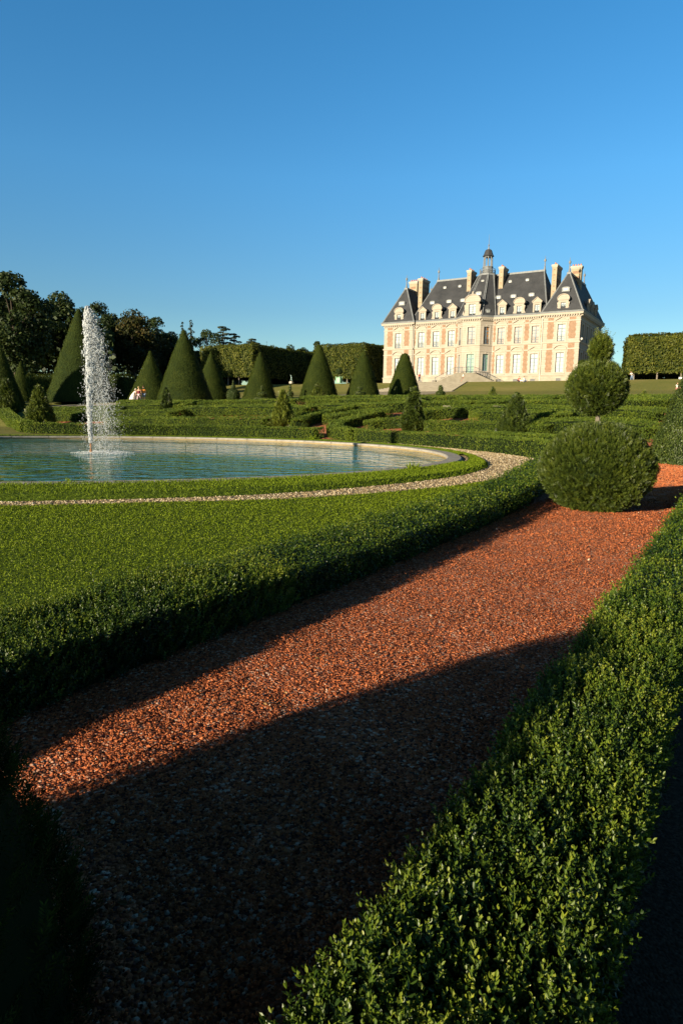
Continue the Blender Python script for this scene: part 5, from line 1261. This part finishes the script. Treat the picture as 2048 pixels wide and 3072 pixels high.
# ============================================================ PEOPLE
SKIN = simple('skin', (.50, .29, .19), .6)
def cloth(name, c): return simple(name, c, .85, 9, tuple(q * .85 for q in c))
def skin_mesh(name, nodes, edges, mat, parent, sub=1, root=0):
    """one continuous skinned body from joints {name: (xyz, radius or (rx, ry))}"""
    keys = list(nodes); me = bpy.data.meshes.new(name); me.from_pydata([nodes[k][0] for k in keys], [(keys.index(a), keys.index(b)) for a, b in edges], [])
    o = link_mesh(name, me, parent); md = o.modifiers.new('skin', 'SKIN'); md.use_smooth_shade = True
    for i, k in enumerate(keys):
        r = nodes[k][1]; sv_ = me.skin_vertices[0].data[i]; sv_.radius = r if isinstance(r, tuple) else (r, r); sv_.use_root = (i == root)
    s_ = o.modifiers.new('sub', 'SUBSURF'); s_.levels = sub; s_.render_levels = sub
    dg = bpy.context.evaluated_depsgraph_get(); ev = o.evaluated_get(dg); m2 = bpy.data.meshes.new_from_object(ev); m2.name = name
    o.modifiers.clear(); o.data = m2; m2.materials.clear(); m2.materials.append(mat)
    return o
def person(loc, rz, H, pose, label, top, legs, hair, topkind='shirt', legkind='trousers', group=None, name='person', mono=None):
    o = empty(name, loc, rz); k = H / 1.7; o.scale = (k, k, k); tag(o, label, 'statue' if mono else 'person', group)
    J = {}
    lean = {'bend': .62, 'walk': .05, 'stand': .02, 'sit': -.12, 'stride': .12}[pose]; hip = .92 if pose != 'sit' else .14
    def tor(d, side_=0, f_=0): # point up the torso
        return (side_, math.sin(lean) * d + f_, hip + math.cos(lean) * d)
    J['pelvis'] = (tor(0), (.15, .11)); J['waist'] = (tor(.18), (.125, .10)); J['chest'] = (tor(.38), (.16, .115)); J['neckb'] = (tor(.52), (.08, .075)); J['neck'] = (tor(.58, 0, .01), .052)
    hl = lean * .5
    def hd(d, f_=0): b0 = tor(.58); return (0, b0[1] + math.sin(hl) * d + f_, b0[2] + math.cos(hl) * d)
    J['jaw'] = (hd(.07, .02), (.068, .075)); J['head'] = (hd(.15, .01), (.078, .095)); J['crown'] = (hd(.235, 0), (.055, .065)); J['nose'] = (hd(.12, .105), .013)
    E = [('pelvis', 'waist'), ('waist', 'chest'), ('chest', 'neckb'), ('neckb', 'neck'), ('neck', 'jaw'), ('jaw', 'head'), ('head', 'crown'), ('head', 'nose')]
    for sg, n_ in ((-1, 'l'), (1, 'r')):
        J['sh' + n_] = (tor(.47, sg * .185), .052)
        if pose == 'bend': el, wr = tor(.30, sg * .22, .22), tor(.22, sg * .12, .45)
        elif pose == 'walk': q = sg * .16; el, wr = tor(.19, sg * .25, q * .7 - .03), tor(-.03, sg * .24, q * 1.7 + .06)
        elif pose == 'stride': el, wr = ((tor(.62, .28, .22), tor(.80, .30, .42)) if sg > 0 else (tor(.25, -.28, -.2), tor(.1, -.3, -.42)))
        elif pose == 'sit': el, wr = tor(.22, sg * .26, -.1), tor(.0, sg * .26, -.16 if sg < 0 else .2)
        else: el, wr = tor(.19, sg * .24, -.02), tor(-.04, sg * .25, .05)
        el, wr = Vector(el), Vector(wr); dr = (wr - el).normalized()
        J['el' + n_] = (tuple(el), .040); J['wr' + n_] = (tuple(wr), .027); J['pa' + n_] = (tuple(wr + dr * .07), (.034, .020))
        E += [('chest', 'sh' + n_), ('sh' + n_, 'el' + n_), ('el' + n_, 'wr' + n_), ('wr' + n_, 'pa' + n_)]
        for i in range(4):
            f0 = wr + dr * (.13 + .006 * (i in (1, 2))) + Vector((0, .018 * (i - 1.5), 0)); f1 = f0 + dr * (.04 - .006 * abs(i - 1.4)) + Vector((-sg * .012, .006, 0))
            J[f'f{n_}{i}'] = (tuple(f0), .0085); J[f'g{n_}{i}'] = (tuple(f1), .007); E += [('pa' + n_, f'f{n_}{i}'), (f'f{n_}{i}', f'g{n_}{i}')]
        t0 = wr + dr * .06 + Vector((-sg * .01, .045, 0)); J['t' + n_] = (tuple(t0), .010); E.append(('pa' + n_, 't' + n_))
        J['hi' + n_] = ((sg * .095, tor(-.02)[1], hip - .04), (.085, .09))
        if pose == 'walk' or pose == 'stride': a = sg * (.26 if pose == 'walk' else .42); kn, an = Vector((sg * .10, a * .55 + .04, .50)), Vector((sg * .09, a, .08 + (.06 if a < 0 else 0)))
        elif pose == 'bend': a = sg * .20; kn, an = Vector((sg * .12, a * .5 + .05, .49)), Vector((sg * .11, a - .05, .08))
        elif pose == 'sit': kn, an = Vector((sg * .20, .40, .34 if sg > 0 else .22)), Vector((sg * .12, .62 + .1 * sg, .07))
        else: kn, an = Vector((sg * .10, .02, .49)), Vector((sg * .10, -.01, .08))
        J['kn' + n_] = (tuple(kn), .056); J['an' + n_] = (tuple(an), .038); J['to' + n_] = (tuple(an + Vector((0, .17, -.045))), (.035, .026))
        E += [('pelvis', 'hi' + n_), ('hi' + n_, 'kn' + n_), ('kn' + n_, 'an' + n_), ('an' + n_, 'to' + n_)]
    skin_mesh('body', J, E, mono or SKIN, o)
    if mono: return o
    def grow(keys, add, cut=None):
        return {q: (J[q][0], tuple(r + add for r in (J[q][1] if isinstance(J[q][1], tuple) else (J[q][1],) * 2))) for q in keys}
    sk = ['pelvis', 'waist', 'chest', 'neckb', 'shl', 'elu', 'shr', 'eru']
    S = grow(['pelvis', 'waist', 'chest', 'neckb', 'shl', 'shr'], .022)
    S['neckb'] = (S['neckb'][0], (.09, .085))
    if topkind == 'tank': Es = [('pelvis', 'waist'), ('waist', 'chest'), ('chest', 'neckb'), ('chest', 'shl'), ('chest', 'shr')]
    else:
        for n_ in 'lr':
            a, b_ = Vector(J['sh' + n_][0]), Vector(J['el' + n_][0]); S['sl' + n_] = (tuple(a.lerp(b_, .75)), (.062, .062))
        Es = [('pelvis', 'waist'), ('waist', 'chest'), ('chest', 'neckb'), ('chest', 'shl'), ('chest', 'shr'), ('shl', 'sll'), ('shr', 'slr')]
    skin_mesh('top', S, Es, top, o)
    if legkind == 'dress':
        mb = MB(); b0 = Vector(J['waist'][0]); rings = []
        for f_, r in ((0, .15), (.25, .22), (.55, .29), (1, .33)):
            c = b0.lerp(Vector((0, J['pelvis'][0][1] - .02, .42)), f_); rings.append([(c.x + r * math.cos(a * PI / 7), c.y + r * 1.1 * math.sin(a * PI / 7), c.z + .02 * math.sin(a * 2.2)) for a in range(14)])
        for a, b_ in zip(rings[:-1], rings[1:]): mb.prism(a, b_, 0, False)
        mb.build('skirt', legs, o, True)
    else:
        T = grow(['pelvis', 'hil', 'hir', 'knl', 'knr'], .02); Et = [('pelvis', 'hil'), ('pelvis', 'hir')]
        for n_ in 'lr':
            a, b_ = Vector(J['kn' + n_][0]), Vector(J['an' + n_][0]); h_ = Vector(J['hi' + n_][0])
            if legkind == 'shorts': T['kn' + n_] = (tuple(h_.lerp(a, .85)), (.085, .085)); Et.append(('hi' + n_, 'kn' + n_))
            else: T['cu' + n_] = (tuple(a.lerp(b_, .85)), (.062, .062)); Et += [('hi' + n_, 'kn' + n_), ('kn' + n_, 'cu' + n_)]
        skin_mesh('legwear', T, Et, legs, o)
    mb = MB(); c = Vector(J['head'][0]) + Vector((0, -.02, .03)); rings = []
    for i, a in enumerate((-30, 0, 30, 60, 85)):
        r = .098 * math.cos(math.radians(a)); z = .105 * math.sin(math.radians(a)); rings.append([(c.x + r * math.cos(q * PI / 6), c.y - (.02 if a < 10 else .0) + r * 1.12 * math.sin(q * PI / 6) - (.02 if a < 10 else 0), c.z + z) for q in range(12)])
    for a, b_ in zip(rings[:-1], rings[1:]): mb.prism(a, b_, 0, False)
    mb.poly(rings[-1]); mb.build('hair', hair, o, True)
    return o
HB = cloth('brown_hair', (.08, .045, .025)); HBL = cloth('blond_hair', (.42, .30, .15)); HG = cloth('light_hair', (.55, .50, .42)); WH = cloth('white_cloth', (.72, .66, .60)); PINK = cloth('pink_grey_cloth', (.46, .34, .37)); MAR = cloth('maroon_cloth', (.13, .02, .03)); ORA = cloth('orange_cloth', (.75, .28, .05)); DEN = cloth('denim', (.16, .22, .32)); NAV = cloth('dark_cloth', (.05, .05, .08)); REDC = cloth('red_cloth', (.45, .08, .06)); LIL = cloth('lilac_cloth', (.48, .45, .58))
gp_ = 'people standing on the sand walk'
px_, py_ = -22.75, 71.6; person((px_, py_, gz(px_, py_) + .06), math.radians(-60), 1.62, 'bend', 'person in a long pale dress bending forward beside two others', WH, WH, HG, legkind='dress', group=gp_)
px_, py_ = -22.05, 71.5; person((px_, py_, gz(px_, py_) + .06), math.radians(-10), 1.68, 'walk', 'person in dark red top and pinkish trousers, middle of the three', MAR, PINK, HBL, 'tank', group=gp_)
px_, py_ = -21.65, 71.9; person((px_, py_, gz(px_, py_) + .06), math.radians(20), 1.72, 'stand', 'person in bright orange shirt and denim shorts', ORA, DEN, HB, legkind='shorts', group=gp_)
x, y = polar(-17.85, 186.5); person((x, y, TZ), math.radians(160), 1.66, 'walk', 'far person in white top at the dark wood edge, left of the tall cones', WH, WH, HB)
x, y = polar(6.45, 131); person((x, y, TZ), math.radians(200), 1.7, 'stand', 'person in red and dark clothes emerging beside the round-topped cone', REDC, NAV, HB)
x, y = polar(10.12, 131); person((x, y, TZ), math.radians(100), 1.72, 'walk', 'person in white top and reddish trousers left of the dark sculpture', WH, cloth('rust_cloth', (.35, .14, .10)), HB)
x, y = polar(11.35, 131); person((x, y, TZ), math.radians(250), 1.70, 'walk', 'person in dark top and lilac trousers right of the dark sculpture', NAV, LIL, HB)
for az, rz, tp_, lg, hr, lab in ((14.72, 150, REDC, NAV, HB, 'person in dark red sitting on the lawn edge below the house'), (15.15, 210, WH, DEN, HB, 'person in white sitting on the lawn edge right of the dark red one')):
    x, y = polar(az, 125.2); person((x, y, gz(x, y) + .02), math.radians(rz), 1.7, 'sit', lab, tp_, lg, hr, group='people sitting on the lawn edge')
x, y = polar(23.35, 126); person((x, y, TZ), math.radians(120), 1.68, 'bend', 'stooping person in white top just right of the great yew crown', WH, DEN, HB)
x, y = polar(26.62, 108.0); person((x, y, gz(x, y) + .02), math.radians(200), 1.72, 'sit', 'person in white shirt sitting on the slope near the right frame edge', WH, cloth('rose_cloth', (.60, .20, .26)), HB, group='picnickers on the slope')
x, y = polar(27.12, 108.2); person((x, y, gz(x, y) + .02), math.radians(120), 1.62, 'sit', 'person in pale pink sitting right of the one in a white shirt', cloth('pale_pink_cloth', (.66, .46, .38)), cloth('cream_cloth', (.6, .5, .36)), HB, group='picnickers on the slope')
BRONZE = simple('green_bronze', (.22, .33, .30), .6, 5, (.32, .44, .40), spec=.4)
x, y = polar(-4.50, 146); s_ = person((x, y, TZ + .42), math.radians(60), 1.35, 'stride', 'small green bronze striding figure on a white plinth left of the broad cone', None, None, None, name='bronze_statue', mono=BRONZE)
mb = MB(); mb.box(-.45, .45, -.45, .45, -.55, -.1); mb.box(-.38, .38, -.38, .38, -.1, .03); mb.build('plinth', TRIM, s_)
# small white dog
x, y = polar(14.93, 124.3); o = empty('dog', (x, y, gz(x, y)), math.radians(70)); tag(o, 'small white dog between the two people sitting on the lawn edge', 'dog')
J = {'rump': ((0, -.20, .30), (.08, .085)), 'belly': ((0, -.02, .29), (.085, .09)), 'chest': ((0, .16, .30), (.085, .11)), 'neck': ((0, .26, .40), .06), 'head': ((0, .33, .47), (.06, .06)), 'muz': ((0, .43, .45), .028), 'tail': ((0, -.33, .40), .02), 'earl': ((-.05, .32, .54), .015), 'earr': ((.05, .32, .54), .015)}
E = [('rump', 'belly'), ('belly', 'chest'), ('chest', 'neck'), ('neck', 'head'), ('head', 'muz'), ('rump', 'tail'), ('head', 'earl'), ('head', 'earr')]
for sg, n_ in ((-1, 'l'), (1, 'r')):
    J['sh' + n_] = ((sg * .06, .17, .20), .035); J['wr' + n_] = ((sg * .06, .18, .10), .022); J['pw' + n_] = ((sg * .06, .21, .02), .022)
    J['th' + n_] = ((sg * .07, -.20, .20), .045); J['hk' + n_] = ((sg * .07, -.29, .11), .022); J['ft' + n_] = ((sg * .07, -.25, .02), .022)
    E += [('chest', 'sh' + n_), ('sh' + n_, 'wr' + n_), ('wr' + n_, 'pw' + n_), ('rump', 'th' + n_), ('th' + n_, 'hk' + n_), ('hk' + n_, 'ft' + n_)]
skin_mesh('body', J, E, WH, o)

# ============================================================ LITTER AND WEEDS
n = 70; x, y, d = fan_grass(400, 1.6, 9, -30, 24, in_bed, 1.2); x, y, d = x[:n], y[:n], d[:n]
L = Leaves(); P = np.stack([x, y, np.full(len(x), .030)], 1); A = unit(RNG.normal(size=(len(x), 3)) * np.array([1, 1, .15])); B = unit(np.cross(A, np.array([0, 0, 1.]) + RNG.normal(0, .3, (len(x), 3))))
L.leaf(P, A, B, np.cross(B, A), RNG.uniform(.012, .035, len(x)), .014, RNG.uniform(0, 1, len(x)))
LITTER = leaf_mat('dead_leaf', [(0, (.10, .05, .02)), (.5, (.22, .13, .05)), (1, (.38, .28, .12))], rough=.8, trans=.1, spec=.1)
tag(L.build('leaf_litter', LITTER), 'few curled brown leaves lying on the red gravel', 'leaf litter', kind='stuff')
def weed(x, y, z, h, n, label):
    L = Leaves(); P = np.stack([x + RNG.normal(0, h * .35, n), y + RNG.normal(0, h * .35, n), np.full(n, z)], 1)
    A = unit(np.array([0, 0, 1.]) + RNG.normal(0, .55, (n, 3))); B = unit(np.cross(A, rnd_unit(n)))
    L.diamond(P, A, B, h * RNG.uniform(.5, 1.2, n), h * .12, RNG.uniform(.2, .8, n)); tag(L.build('weed', GRASSB), label, 'weed', 'weeds on and beside the stone basin rim')
weed(1.75, 16.1, .06, .22, 60, 'grassy weed growing on the basin rim at the near right bend')
weed(-5.0, 11.95, .06, .10, 40, 'grassy weed in a joint of the near basin rim below the fountain')
weed(-6.35, 11.9, .06, .12, 30, 'smaller weed on the near basin rim left of the fountain reflection')
weed(-1.6, 35.3, .06, .30, 40, 'green weed on the far basin rim below the shady hedge gap')
